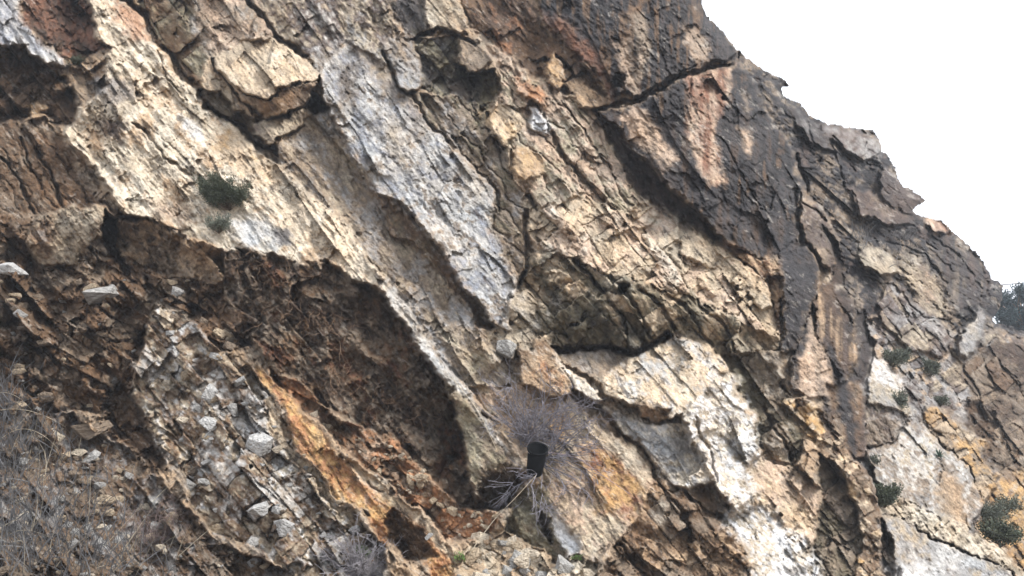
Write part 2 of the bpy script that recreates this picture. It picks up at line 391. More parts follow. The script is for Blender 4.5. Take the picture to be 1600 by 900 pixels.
# top left
R('rock_face', 'grey slab in the top left corner', '-60,-60 15,-60 40,40 62,65 97,90 102,104 75,100 40,74 -60,70', [(0, 10, 20), (0, 70, 45), (90, 95, 50)], 'slab', 'grey,blue,lgrey,mid')
R('rock_face', 'dark brown broken overhang beside the tan slab at top left', '27,-60 127,-60 143,20 153,53 173,77 157,80 133,92 110,92 63,65 37,27', [(50, 0, -30), (120, 10, -45), (150, 75, -40), (60, 50, -10)], 'earth', 'brown,dkbrown,rust,tan')
R('rock_face', 'shadowed brown hollow at the left edge', '-60,72 40,77 80,108 112,140 125,167 118,190 87,198 60,176 33,188 -60,205', [(0, 90, 5), (80, 130, -25), (0, 190, -30), (110, 180, -35)], 'bigblock', 'brown,dkbrown,earth,mid', feather=5)
R('rock_slab', 'brown steep slab with long streaks at the left edge', '-60,202 33,188 73,187 93,213 133,283 164,335 60,335 -60,345', [(0, 205, 0), (80, 200, -5), (0, 330, 10), (150, 320, -5)], 'bed', 'brown,mid,earth,brown,tan', k=.6)
R('boulder', 'small tan stone stuck in the left hollow', '42,166 60,158 76,168 72,180 50,178', [(60, 160, -15), (60, 180, -25)], 'slab', 'tan,ochre')
R('rock_face', 'olive brown fractured rock behind the tan slab at top', '196,-60 312,-60 330,95 340,118 398,190 370,202 320,168 300,132 262,82 240,52 215,10', [(220, 0, -35), (310, 0, 0), (330, 110, -5), (262, 82, -40), (370, 195, -30)], 'block', 'mid,brown,olive,ltan')
R('rock_slab', 'pinkish tan slab above the jutting block', '306,-60 400,-60 432,50 425,70 350,88 330,97 300,55', [(310, 0, 5), (400, 0, 10), (345, 85, 15)], 'slab', 'sand,pink,mid,lgrey')
R('rock_slab', 'grey mottled slab at the top beside the crack', '392,-60 604,-60 612,40 604,102 570,86 545,66 500,105 485,90 440,64 420,36', [(400, 0, 5), (600, 0, 10), (440, 60, 15), (600, 95, 15), (500, 90, 25)], 'mott', 'mid,grey,sand,purple,lgrey,grey')
R('rock_slab', 'olive grey streaked slab running down the middle', '425,235 470,196 512,160 522,190 547,240 582,268 615,330 645,372 685,424 738,480 765,520 800,556 808,604 730,606 700,580 640,500 600,435 560,380 535,345 478,298 440,260',
  [(440, 245, -20), (515, 180, 5), (600, 330, -10), (540, 345, -20), (640, 500, -25), (740, 500, -10), (720, 600, -25), (800, 590, 0)], 'slab', 'olive,sand,mid,grey,ltan', k=1.3, cs=26, cst=3)
R('rock_face', 'brown shaded underside band below the blue-grey slab', '572,262 593,298 647,332 674,376 695,393 709,417 735,457 749,473 775,513 764,520 745,508 735,478 718,458 682,424 665,402 642,378 615,368 596,330', [(585, 270, 10), (620, 365, -14), (670, 380, 16), (735, 480, -30), (770, 515, -20)], 'mott', 'brown,earth,dkolive', k=.6)  # brown carries the shade of the slab's underside in the colour
R('rock_slab', 'long blue-grey mottled slab dipping down the middle', '492,100 512,85 545,62 572,84 602,104 618,130 641,160 668,187 700,220 747,267 777,302 765,343 794,400 817,453 804,470 800,522 773,513 747,473 733,457 707,417 693,393 673,377 647,333 593,300 575,268 547,240 520,190 508,160',
  [(500, 110, 30), (590, 110, 15), (545, 240, 35), (700, 220, 0), (595, 300, 38), (693, 393, 36), (775, 310, -2), (773, 513, 30), (815, 453, 5)], 'mott', 'slate,grey,blue,grey,lgrey,mid,blue,lgrey', k=.72, cs=18, cst=1.7, cf=15)
for p_, c_ in (('530,100 552,105 558,150 545,170 530,150', 'slate,mid'), ('642,178 662,190 664,216 650,214', 'slate,mid'), ('610,180 632,205 632,260 610,240', 'sand,grey'), ('560,80 600,105 630,160 600,150', 'sand,mid,grey'), ('720,260 755,300 762,330 735,300', 'sand,lgrey')):
    R('stain', None, p_, [], 'wall', c_, only_colour=True, cf=14, cs=14)
R('rock_face', 'narrow olive-grey strip beside the blue-grey slab', '641,148 690,150 720,150 747,178 767,176 766,206 790,230 802,270 822,300 818,350 824,392 810,440 781,374 765,343 777,302 747,267 700,220 668,184',
  [(650, 155, -10), (750, 185, -5), (770, 260, -20), (815, 320, -5), (820, 390, -25), (800, 400, -8)], 'bed', 'olive,dkolive,mid,grey,sand', k=.9)
R('rock_block', 'dark grey-green block at the top in the fracture', '608,10 640,-60 662,-60 675,50 648,62 627,48', [(620, 10, -25), (650, 55, -35)], 'mott', 'dkolive,slate,mid')
R('rock_block', 'tan block at the top above the dark fracture', '660,-60 693,-60 728,33 728,50 713,57 675,44 667,23', [(665, 0, 5), (720, 45, 22)], 'slab', 'tan,sand,cream')
R('rock_face', 'dark fractured olive rock in the upper middle', '646,62 677,60 715,58 735,112 770,108 784,140 770,172 747,180 720,150 690,152 658,140', [(655, 70, -30), (710, 80, -25), (740, 130, -75), (690, 145, -35), (765, 165, -30)], 'block', 'dkolive,olive,slate,mid')
R('rock_block', 'upright tan and grey block standing beside the fracture', '597,67 633,51 645,67 658,100 658,137 638,145 613,112', [(600, 65, 18), (635, 140, 30), (655, 100, 15)], 'slab', 'sand,grey,mid,cream')
R('rock_block', 'rounded tan block above the bedded rock', '713,60 740,55 775,83 768,98 750,112 730,112 717,93', [(720, 62, 8), (750, 105, 22)], 'slab', 'tan,mid,brown')
# bedded middle
R('rock_face', 'tan and pinkish thin bedded rock below the dark wall', '735,40 760,60 800,92 830,122 872,138 882,152 928,174 962,240 986,284 1012,316 1040,345 980,340 900,310 850,330 822,302 802,270 790,230 766,206 770,172 784,140 775,100',
  [(760, 70, 0), (800, 130, 5), (860, 150, -12), (940, 200, -25), (1000, 320, -5), (820, 290, 5), (850, 240, 15), (900, 300, 12)], 'bed', 'tan,olive,sand,pink,mid,cream', cs=22)
for nm, lb, p_, h_, c_ in (
    ('rock_block', 'yellowish striped block on the bedded rock', '759,187 787,158 815,177 818,193 802,217 787,228 763,208', [(780, 165, 10), (790, 222, 30)], 'ochre,ltan,mid'),
    ('rock_block', 'lower yellowish striped block on the bedded rock', '796,240 817,229 845,247 845,268 820,288 800,264', [(815, 235, 12), (822, 283, 32)], 'ochre,tan,mid'),
    ('rock_plate', 'pale bluish plate of rock on the bedded face', '826,166 841,172 862,200 854,214 833,200', [(835, 170, 12), (850, 208, 18)], 'lgrey,white,blue'),
    ('rock_block', 'reddish block at the head of the bedded rock', '800,110 830,128 850,150 852,170 836,165 812,140', [(810, 115, 10), (845, 165, 22)], 'pink,orange,tan')):
    R(nm, lb, p_, h_, 'slab', c_)
R('rock_face', 'pinkish cream jointed blocks in the middle of the cliff', '822,302 850,325 900,306 980,335 1012,314 1052,334 1102,368 1152,398 1192,430 1207,460 1214,525 1150,503 1100,473 1040,452 980,440 930,422 890,402 858,392 830,372 816,332',
  [(830, 310, 0), (900, 310, 5), (1010, 320, -10), (1100, 375, 5), (1200, 440, -10), (830, 370, 10), (930, 420, 42), (1040, 448, 50), (1150, 495, 45), (1205, 515, 20)], 'block', 'olive,sand,ltan,pink,cream,sand', cs=22)
R('rock_face', 'pale cream cap of the jointed blocks below the dark wall', '1062,352 1110,380 1146,398 1172,417 1203,453 1206,482 1190,488 1166,458 1133,434 1100,414 1062,397', [(1066, 360, 5), (1190, 440, 8), (1100, 412, 35), (1190, 485, 40)], 'face', 'cream,ltan,sand,pink', k=.8)
R('rock_face', 'olive bulging bedded rock overhanging the pale ledge', '822,392 858,388 890,400 930,420 980,438 1040,450 1100,472 1150,502 1214,525 1216,545 1146,556 1119,558 1086,530 1043,525 1010,542 990,549 933,540 893,547 850,547 830,500 812,455',
  [(825, 395, -5), (900, 405, 42), (1040, 452, 52), (1150, 505, 48), (1214, 530, 22), (850, 545, -22), (933, 538, -8), (1010, 540, 0), (1086, 528, 5), (1146, 555, -8), (870, 470, 22), (825, 460, -20), (960, 480, 50), (1080, 500, 48)], 'bigblock', 'olive,sand,ltan,dkolive,sand,mid', k=.85, cs=30)
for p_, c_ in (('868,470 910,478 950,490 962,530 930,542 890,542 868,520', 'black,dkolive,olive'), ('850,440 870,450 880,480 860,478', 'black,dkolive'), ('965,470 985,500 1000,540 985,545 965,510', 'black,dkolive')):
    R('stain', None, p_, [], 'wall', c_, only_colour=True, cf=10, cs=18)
R('rock_face', 'dark olive slanting blocks under the bedded bulge at right', '1119,558 1146,554 1216,543 1224,590 1244,640 1258,704 1238,730 1200,716 1176,694 1184,655 1152,602', [(1125, 560, -30), (1210, 550, 5), (1240, 640, -5), (1180, 690, -30), (1236, 722, -15), (1180, 640, -40)], 'bigblock', 'olive,dkolive,mid,sand')
# dark ribs
R('rock_face', 'rust and tan layered rock between dark wall and black rib', '1130,374 1195,404 1228,398 1228,440 1216,520 1205,454 1172,417', [(1140, 380, -5), (1220, 400, 20), (1215, 510, 0)], 'mott', 'brown,rust,tan,dkbrown', k=1.2)
R('rock_rib', 'blue-black stained rib of rock', '1222,392 1254,381 1278,413 1278,443 1265,487 1243,548 1216,545 1226,487', [(1230, 395, 25), (1275, 420, 5), (1240, 530, 25), (1250, 450, 45)], 'wall', 'black,slate,black,slate', streak=.3)
R('rock_slab', 'pinkish grey plate leaning right of the black rib', '1251,306 1283,326 1308,360 1314,387 1308,424 1281,414 1256,382', [(1255, 315, 5), (1305, 365, -10), (1285, 410, 15)], 'slab', 'pink,mid,purple,sand')
R('crevice', 'black crevice behind the leaning plate', '1284,352 1312,378 1320,410 1320,450 1302,442 1306,400 1296,377', [(1300, 370, -120), (1312, 440, -120)], 'mott', 'black,dkbrown')
R('rock_face', 'tan-brown column of rock under the leaning plate', '1276,441 1300,440 1322,453 1345,517 1342,553 1322,600 1300,567 1280,533 1272,473', [(1280, 445, 5), (1320, 460, -25), (1340, 550, -20), (1285, 530, 20), (1310, 590, 5)], 'wall', 'brown,tan,dkbrown,purple,mid', streak=.6)
R('rock_face', 'tan column below the black rib', '1243,545 1266,487 1282,533 1300,567 1300,625 1262,622 1236,602', [(1250, 540, 20), (1290, 560, 8), (1250, 610, 25)], 'wall', 'tan,pink,mid', streak=.5)
R('rock_face', 'dark gully on the right of the brown column', '1322,600 1342,550 1336,490 1352,482 1366,556 1350,640 1345,600', [(1345, 490, -110), (1350, 600, -90)], 'mott', 'dkbrown,slate,purple')
R('rock_face', 'purple brown streaked face in the right gully', '1290,600 1322,598 1345,600 1356,715 1326,716 1300,662', [(1300, 605, -10), (1345, 610, -30), (1340, 710, -10)], 'wall', 'purple,brown,mid', streak=.8)
R('rock_face', 'crumbling tan blocks in a ridge running down right of centre', '1219,627 1258,618 1302,667 1362,753 1378,800 1376,850 1390,960 1330,960 1343,813 1320,750 1282,700', [(1225, 630, 15), (1300, 670, 20), (1282, 700, 5), (1370, 790, 45), (1345, 900, 60)], 'smallblock', 'tan,mid,brown,ltan,ochre,mid')
R('rock_face', 'black stained rock below the tan ridge', '1282,706 1318,742 1338,802 1345,840 1330,960 1250,960 1268,845 1280,767', [(1290, 715, -25), (1330, 810, -15), (1270, 850, 0), (1290, 930, 50)], 'block', 'black,dkolive,mid,slate')
for p_, c_ in (('1288,520 1306,545 1326,600 1345,700 1335,716 1316,660 1300,600', 'black,slate'), ('1240,540 1262,490 1268,500 1250,560 1246,610 1236,600', 'slate,black'), ('1316,450 1330,470 1340,520 1330,540 1318,490', 'black,dkbrown'), ('1282,600 1300,640 1296,690 1284,650', 'dkbrown,slate'), ('1276,440 1300,445 1310,470 1290,470', 'brown,dkbrown')):
    R('stain', None, p_, [], 'wall', c_, only_colour=True, cf=7, cs=14, streak=.4)
# pale masses, lower right of centre
R('rock_face', 'tan and cream fractured face between pale masses', '1164,732 1194,708 1248,727 1285,767 1282,800 1267,842 1234,828 1180,788', [(1170, 730, -5), (1240, 730, 0), (1270, 830, 20), (1190, 780, 25)], 'face', 'tan,ltan,pink,cream')
R('rock_face', 'grey streaked recess under the big cream block', '943,637 1016,660 1066,656 1095,680 1106,702 1120,752 1066,764 1027,745 1000,693 967,667', [(950, 640, 25), (1060, 665, 62), (1000, 690, 45), (1090, 740, 58), (1030, 740, 48)], 'face', 'sand,lgrey,grey,cream,white,sand', feather=6, k=.7)
R('rock_face', 'brown and ochre broken rock at the bottom right of centre', '993,807 1024,745 1066,762 1120,752 1150,793 1130,808 1166,860 1190,960 920,960 963,847', [(1000, 800, 58), (1060, 760, 46), (1130, 800, 60), (960, 860, 75), (1100, 900, 90)], 'bigblock', 'ochre,tan,brown,mid,cream')
R('rock_face', 'pale grey tall face right of the big cream block', '1062,648 1076,596 1110,575 1146,590 1172,645 1186,680 1180,712 1168,734 1184,770 1150,800 1116,760 1096,712 1076,672', [(1110, 615, 92), (1145, 610, 56), (1180, 690, 30), (1105, 700, 76), (1150, 790, 64)], 'face', 'lgrey,sand,white,cream,lgrey,white', cs=22, cf=14, feather=5, k=.75)
R('rock_face', 'pale grey and white mass at the bottom edge', '1129,807 1163,800 1182,786 1234,826 1268,853 1284,890 1290,960 1190,960 1166,860', [(1135, 808, 40), (1230, 828, 35), (1170, 860, 70), (1280, 900, 70)], 'face', 'sand,lgrey,white,sand,white,grey', cs=18, cf=14, feather=5)
R('rock_block', 'big cream block below the olive bedded bulge', '930,590 990,552 1043,526 1080,524 1105,540 1130,566 1140,585 1112,600 1090,618 1072,642 1050,652 1016,652 992,638 950,622', [(940, 590, 38), (990, 555, 2), (1060, 528, 2), (1140, 600, 48), (1000, 635, 80), (1060, 645, 98), (1100, 600, 82)], 'face', 'sand,cream,ltan,lgrey,cream', cs=26, k=.7)
R('rock_face', 'brown overhanging lip under the big cream block', '992,632 1030,638 1048,640 1044,656 1022,660 1006,654', [(1020, 636, 76), (1020, 658, 54)], 'face', 'tan,brown,sand', k=.5)  # browner than the block above: shade under it put into the colour
R('rock_ledge', 'grey ledge below the olive bedded bulge', '866,549 893,547 933,540 962,540 990,551 934,592 900,580 880,566', [(875, 552, -20), (980, 546, -20), (930, 588, 32), (895, 575, 30)], 'slab', 'grey,mid,sand')
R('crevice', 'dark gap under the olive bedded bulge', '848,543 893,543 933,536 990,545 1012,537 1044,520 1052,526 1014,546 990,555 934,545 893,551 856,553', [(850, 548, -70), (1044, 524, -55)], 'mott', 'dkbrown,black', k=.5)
R('rock_face', 'orange stained sloping face right of the dry bush', '720,600 743,604 823,600 847,605 893,620 935,660 985,700 1025,743 1008,787 995,807 963,849 933,870 903,857 866,800 846,757 838,740 800,683 766,643',
  [(743, 607, -15), (830, 605, 10), (893, 622, 25), (1020, 745, 45), (1000, 800, 60), (930, 860, 80), (860, 790, 30), (800, 683, 0)], 'slab', 'tan,ltan,sand,pink,mid,ltan', k=.8)
R('stain', None, '915,680 960,690 1015,735 1005,785 985,808 940,800 930,760 920,730', [], 'wall', 'orange,ochre,rust,orange', only_colour=True, cf=20, cs=22)
R('stain', None, '890,635 930,660 985,705 1022,742 1010,760 970,720 920,690', [], 'wall', 'cream,ltan', only_colour=True, cf=8, cs=22)
R('stain', None, '870,640 895,650 880,690 850,690', [], 'wall', 'ochre,tan', only_colour=True, cf=8, cs=22)
R('rock_block', 'brown standing flake left of the grey ledge', '809,545 830,536 846,532 868,549 890,600 893,620 868,624 843,607 813,602', [(815, 545, 50), (850, 535, 40), (868, 550, 66), (890, 615, 62), (820, 600, 55)], 'slab', 'orange,tan,brown,tan', k=.45)
R('rock_ledge', 'white sharp edge of rock beside the brown flake', '868,551 884,576 930,606 942,626 918,622 895,612', [(870, 555, 60), (900, 590, 56), (925, 622, 76)], 'slab', 'white,cream,lgrey', k=.4)
R('rock_face', 'small broken blocks at the foot of the blue-grey slab', '800,470 817,453 838,462 845,520 830,548 812,542 800,560 768,528 776,512 798,520', [(810, 465, 5), (835, 500, -10), (790, 530, 15), (815, 545, 5)], 'block', 'grey,sand,mid')
# left of centre: the slab, its edge and the hollow
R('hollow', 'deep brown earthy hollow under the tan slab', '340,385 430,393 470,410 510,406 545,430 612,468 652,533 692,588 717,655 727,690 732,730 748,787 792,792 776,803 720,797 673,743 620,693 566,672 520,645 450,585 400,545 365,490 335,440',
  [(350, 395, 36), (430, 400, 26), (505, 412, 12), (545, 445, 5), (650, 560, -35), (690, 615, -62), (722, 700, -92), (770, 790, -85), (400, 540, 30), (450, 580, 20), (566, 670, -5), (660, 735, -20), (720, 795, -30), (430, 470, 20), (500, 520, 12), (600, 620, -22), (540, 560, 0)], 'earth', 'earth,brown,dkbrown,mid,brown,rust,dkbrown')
R('rock_face', 'red-brown crumbling debris running down the hollow', '420,575 470,600 533,665 566,670 620,690 673,740 722,795 778,802 775,829 735,850 697,843 653,797 600,747 553,714 490,655 430,598', [(430, 585, -10), (566, 670, -30), (720, 795, -50), (775, 820, 10), (600, 747, 20), (697, 843, 60), (490, 655, 5)], 'rubble', 'tan,pink,brown,orange,ltan,rust')
R('rock_slab', 'broad tan and cream slab sweeping down from the top left', '120,-60 192,-60 212,14 224,18 241,60 249,72 264,80 282,110 312,140 303,160 322,170 372,200 402,235 442,262 480,300 533,345 562,385 602,440 616,472 596,456 545,432 512,408 465,412 425,392 350,392 292,372 240,342 190,333 175,302 140,257 97,213 101,200 120,190 126,166 150,150 170,130 160,95 173,78 155,55 143,20',
  [(160, 0, 15), (215, 20, -5), (160, 95, 25), (310, 140, -5), (230, 200, 15), (100, 205, 25), (175, 300, 45), (440, 265, 5), (290, 370, 45), (425, 388, 46), (545, 430, 44), (600, 450, 40), (560, 385, 8)],
  'slab', 'ltan,tan,cream,sand,mid', k=1.5, cs=30)
for p_, c_, f_ in (('185,0 222,20 235,60 200,62 180,30', 'orange,pink', 10), ('360,200 400,236 440,262 430,300 370,270 330,230', 'ochre,ltan,tan', 12), ('280,180 310,195 320,215 290,215', 'white,lgrey', 6), ('355,340 400,340 440,360 430,388 370,384', 'white,lgrey,cream', 10),
                   ('400,270 470,300 540,350 590,430 540,420 450,350', 'cream,ltan', 14), ('425,355 450,360 455,380 430,378', 'grey,slate', 6), ('150,190 200,190 190,225 160,210', 'mid,purple,brown', 10), ('140,130 190,120 220,150 170,170', 'grey,mid', 12), ('230,310 290,320 300,350 250,340', 'pink,sand', 10)):
    R('stain', None, p_, [], 'wall', c_, only_colour=True, cf=f_, cs=20)
R('rock_edge', 'pale knife-thin edge of the tan slab above the hollow', '590,440 606,438 634,472 662,525 692,562 724,598 755,643 792,705 786,712 752,656 716,612 690,590 655,545 640,515 612,475', [(600, 445, 50), (650, 520, 42), (720, 604, 40), (788, 706, 42)], 'slab', 'cream,lgrey,sand', k=.6, feather=2.5)
R('rock_face', 'grey-olive end face of the tan slab', '694,592 716,612 752,656 788,712 786,720 760,745 748,762 730,728 722,684 712,658', [(700, 600, 25), (785, 712, 40), (750, 755, 25), (722, 690, 10)], 'mott', 'dkolive,mid,olive,earth', k=.8)
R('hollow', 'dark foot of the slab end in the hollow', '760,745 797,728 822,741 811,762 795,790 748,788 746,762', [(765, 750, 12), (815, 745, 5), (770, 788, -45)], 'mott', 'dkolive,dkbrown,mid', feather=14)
R('rock_block', 'jutting cream topped block at upper left', '333,90 370,70 430,62 467,82 492,100 499,113 492,130 467,131 433,144 417,158 393,144 360,134 343,113', [(340, 95, 20), (430, 65, 20), (495, 110, 40), (490, 128, 60), (417, 155, 88), (360, 130, 50)], 'slab', 'cream,ltan,sand', k=.9)  # light on the upward face is put into its paler colour
R('rock_block', 'brown front of the jutting block at upper left', '360,134 393,144 417,158 433,144 467,131 493,130 482,160 474,170 443,178 417,186 397,170', [(365, 136, 48), (417, 158, 86), (490, 132, 60), (478, 165, 32), (417, 184, 50)], 'slab', 'tan,brown,mid', k=.6)  # same block, browner: shade on the overhanging front put into the colour
R('rock_block', 'tan wedge left of the jutting block', '320,93 334,92 360,134 402,172 402,188 383,191 320,148 308,140', [(325, 97, 10), (400, 180, 20), (320, 146, 15)], 'slab', 'sand,tan,mid', k=.7)
R('crevice', 'dark olive recess below the jutting block', '308,140 342,146 402,190 427,216 436,244 412,234 370,202 330,168', [(320, 146, -25), (400, 195, -55), (430, 238, -50)], 'mott', 'dkolive,brown', k=.7)  # shadow of the block painted in with the dark olive
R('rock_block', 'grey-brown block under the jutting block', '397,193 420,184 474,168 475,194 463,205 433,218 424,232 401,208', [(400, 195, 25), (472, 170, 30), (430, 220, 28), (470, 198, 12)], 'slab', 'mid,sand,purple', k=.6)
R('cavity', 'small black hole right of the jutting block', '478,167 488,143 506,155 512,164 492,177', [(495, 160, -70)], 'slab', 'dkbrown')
# lower left
R('rock_face', 'brown fractured rock mass on the left', '-60,340 60,333 164,333 190,331 292,370 350,390 340,435 368,488 400,545 330,545 250,482 215,562 200,622 150,645 -60,650', [(0, 345, 15), (180, 335, 5), (340, 390, 30), (0, 480, 20), (200, 450, -10), (360, 480, -5), (200, 600, -20), (0, 640, 10), (330, 540, 20)], 'rubble', 'dkbrown,brown,earth,mid,brown', k=1.6)
R('rock_face', 'overhanging rough brown edge below the tan slab', '240,342 292,370 350,388 350,440 300,440 230,420 185,400 180,345', [(250, 345, 45), (345, 388, 55), (330, 435, -15), (200, 400, -10)], 'earth', 'brown,mid,tan,dkbrown')
R('rock_block', 'grey-brown square block with light top edge at left', '40,367 55,335 110,325 167,322 182,340 150,372 133,385 127,417 67,413 50,395', [(50, 340, 40), (165, 325, 45), (60, 352, 60), (150, 345, 60), (70, 410, 15), (125, 412, 10)], 'slab', 'mid,sand,brown,grey')
R('crevice', 'black vertical crack in the left rock mass', '164,330 184,345 182,385 202,425 194,428 172,398 158,370', [(175, 345, -70), (195, 425, -60)], 'mott', 'dkbrown', k=.5)
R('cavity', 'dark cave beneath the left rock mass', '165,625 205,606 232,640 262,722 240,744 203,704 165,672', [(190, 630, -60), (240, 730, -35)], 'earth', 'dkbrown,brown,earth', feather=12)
R('rock_face', 'white and tan broken blocks in a column left of the ochre slab', '240,478 282,488 332,540 372,560 412,602 447,650 462,700 502,742 542,792 582,832 602,852 600,960 480,960 440,882 380,852 330,832 300,792 290,742 252,722 232,662 205,622 217,560',
  [(250, 485, 10), (330, 540, 25), (410, 605, 30), (230, 650, -5), (330, 660, 40), (455, 700, 35), (300, 780, 30), (430, 800, 85), (590, 850, 50), (500, 920, 120)], 'block', 'earth,mid,lgrey,brown,sand,white,lgrey', cs=16, cst=1.3)
R('rock_slab', 'ochre slab running diagonally to the bottom', '398,568 432,598 466,640 482,655 533,715 562,730 602,768 666,815 708,863 724,895 740,960 690,960 662,862 600,852 570,802 533,782 490,722 455,692 446,642 410,602', [(405, 575, 30), (480, 655, 46), (600, 768, 60), (710, 870, 85), (455, 690, 48), (570, 800, 72), (650, 860, 78), (700, 930, 112)], 'slab', 'tan,ochre,orange,ochre,ltan', k=.8)
R('rock_edge', 'pale yellow raised rim along the ochre slab', '533,710 562,726 604,764 668,812 710,860 728,896 716,896 700,868 660,824 598,780 556,742', [(540, 715, 48), (610, 772, 62), (715, 880, 88)], 'slab', 'cream,ltan,olive', k=.6, feather=3)
R('rock_edge', 'olive-yellow layered rim left of the ochre slab', '404,598 436,640 446,690 480,722 522,782 550,808 528,806 488,752 443,705 424,680 418,640', [(415, 605, 35), (455, 690, 48), (550, 798, 60)], 'bed', 'olive,ltan,sand', k=.5)
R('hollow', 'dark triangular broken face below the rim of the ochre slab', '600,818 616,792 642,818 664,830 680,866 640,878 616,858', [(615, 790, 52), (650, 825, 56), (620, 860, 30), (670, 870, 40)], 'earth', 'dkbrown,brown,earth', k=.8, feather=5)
R('scree', 'loose earth and stones at the lower left', '-700,640 100,645 165,680 205,708 240,745 292,792 340,852 480,900 500,1200 -700,1200', [(0, 645, 20), (100, 650, 0), (200, 710, -10), (0, 780, 110), (200, 800, 60), (0, 900, 230), (300, 890, 150), (480, 910, 120), (200, 1100, 480)], 'earth', 'earth,mid,brown,grey,lgrey', k=.8, owner='scree', cs=18, cst=1.3)
R('rock_face', 'brown olive flake below the dry bush', '810,767 846,757 864,800 905,857 878,874 863,882 853,864 816,845 785,832 796,803', [(815, 770, 20), (846, 758, 30), (903, 857, 60), (800, 830, -10), (860, 875, 20)], 'mott', 'mid,dkolive,olive,brown', k=.8)
R('rock_edge', 'whitish right edge of the flake below the dry bush', '856,785 868,796 908,856 890,870 872,845 862,815', [(860, 790, 34), (900, 860, 66)], 'slab', 'lgrey,white,sand', k=.5)
R('cavity', 'dark hole in the flake at the bottom centre', '838,802 858,812 862,850 848,842', [(850, 830, -20)], 'mott', 'dkbrown,mid', feather=5)
R('rubble_pile', 'cream broken stones heaped at the bottom centre', '716,880 748,840 774,828 800,834 818,846 852,866 864,886 900,872 935,880 940,1200 690,1200', [(750, 840, 60), (850, 865, 60), (720, 900, 110), (900, 900, 110), (820, 1100, 420)], 'block', 'cream,sand,tan,ltan', cs=18, owner='near')

# cracks and joints
CR = [('930,172 965,160 1000,153 1040,128 1066,117 1110,100 1152,88', 3.5, 45), ('1060,112 1090,100', 2, 16),
      ('190,-5 212,14 226,26 241,60 250,72 264,82 282,112 312,142 310,152', 5, 60), ('322,168 350,185 380,202 410,234 432,250', 5, 40),
      ('333,92 360,134 400,176', 2.5, 22), ('390,0 420,37 440,67 483,88', 4, 40), ('417,186 445,178 474,169', 2.5, 26), ('433,218 463,205 474,196', 2, 20),
      ('643,62 673,51 684,43 712,56 740,70', 3, 40), ('600,80 617,120 637,146 660,140', 3, 32), ('640,146 668,187 700,222', 3, 20), ('715,100 735,114 752,112', 2, 24),
      ('820,330 824,372 822,420 812,448', 4, 45), ('700,222 747,268 778,303 780,330', 2.5, 22), ('210,190 232,214 262,250 300,276', 2.5, 18), ('245,80 262,120 290,160', 2, 14),
      ('800,235 803,265 820,290 840,330', 3, 24), ('848,180 862,215 900,270 960,330', 2.5, 20), ('880,160 930,230 960,280', 2, 16), ('760,180 765,205 790,232', 3, 26),
      ('1260,386 1280,414 1304,428', 3.5, 40), ('1240,300 1248,340 1252,385', 3, 24), ('1250,310 1290,345', 2, 20), ('940,640 985,690 1000,700 1027,745', 3, 26), ('893,622 940,637', 4, 30),
      ('900,408 940,450 975,500 985,545', 2.5, 26), ('950,428 1000,480 1020,540', 2.5, 24), ('990,440 1040,485 1060,525', 2.5, 24), ('1040,455 1090,500 1110,545', 2.5, 22), ('1090,470 1130,510 1150,550', 2.5, 22),
      ('0,250 30,282 50,330', 2.5, 24), ('60,230 90,290 100,330', 2.5, 22), ('30,215 50,260 64,300', 2, 18), ('572,750 585,765 598,768', 1.5, 12), ('1086,652 1106,702 1120,752', 2, 12), ('1300,215 1335,250 1385,268', 1.8, 14), ('1330,300 1348,338 1390,355 1430,352', 1.8, 14), ('1262,190 1272,224 1305,245 1318,290', 1.8, 14), ('1380,375 1440,398 1482,442', 1.8, 14), ('1455,370 1500,400 1535,450', 1.8, 14), ('1350,440 1400,450 1440,490 1490,505', 1.8, 14), ('1480,540 1510,575 1530,620', 1.8, 14), ('1560,560 1590,600 1610,660', 1.8, 14), ('1030,760 1066,800 1080,860', 3, 24), ('1066,762 1100,800 1130,808', 3, 26), ('970,850 1010,900', 3, 20),
      ('1195,640 1215,680 1240,716', 2.5, 20), ('1245,240 1262,300 1258,308', 3, 30), ('1130,220 1150,260 1190,330', 1.5, 8), ('876,884 900,866 912,880', 2.5, 26), ('1183,690 1200,715 1250,728', 2.5, 20), ('1355,700 1400,692 1420,660', 2.5, 22)]
for p_, w_, d_ in CR:
    pts = [tuple(map(float, q.split(','))) for q in p_.split()]
    xs = [p[0] for p in pts]; ys = [p[1] for p in pts]
    j0, j1 = np.searchsorted(gx, [min(xs) - 30, max(xs) + 30]); i0, i1 = np.searchsorted(gy, [min(ys) - 30, max(ys) + 30])
    S = (slice(i0, i1), slice(j0, j1))
    dd = seg_dist(WX[S], WY[S], pts, False) / (w_ * (1 + .5 * fbm(X[S] / 25, Y[S] / 25, 51, 2)))
    H[S] -= d_ * np.exp(-dd ** 4)
# fine facets over all rock, stronger in some places than in others
mod = .25 + 1.25 * smooth(-.25, .4, fbm(X / 70, Y / 70, 805, 3))
cid, cx, cy = bricks(X, Y, WX, WY, D - 3, 9, 2.4, 801, .5)
z0 = np.zeros_like(cid)
H += mod * 13 * .17 * 2 * ((h01(cid, z0, 5) - .5) * cx * 1.7 + (h01(cid, z0, 6) - .45) * cy)
u, v = rot(X + .5 * (WX - X), Y + .5 * (WY - Y), D - 20, 6, 1.6)
f1, ed, cid2, cx, cy = voronoi(u, v, 802)
H += (.4 + .6 * mod) * 6 * .27 * 2 * ((h01(cid2, z0, 5) - .5) * cx + (h01(cid2, z0, 6) - .45) * cy)
u, v = rot(X, Y, D - 8, 5, 2.6)
H += 1.5 * ridged(u, v, 803, 3)
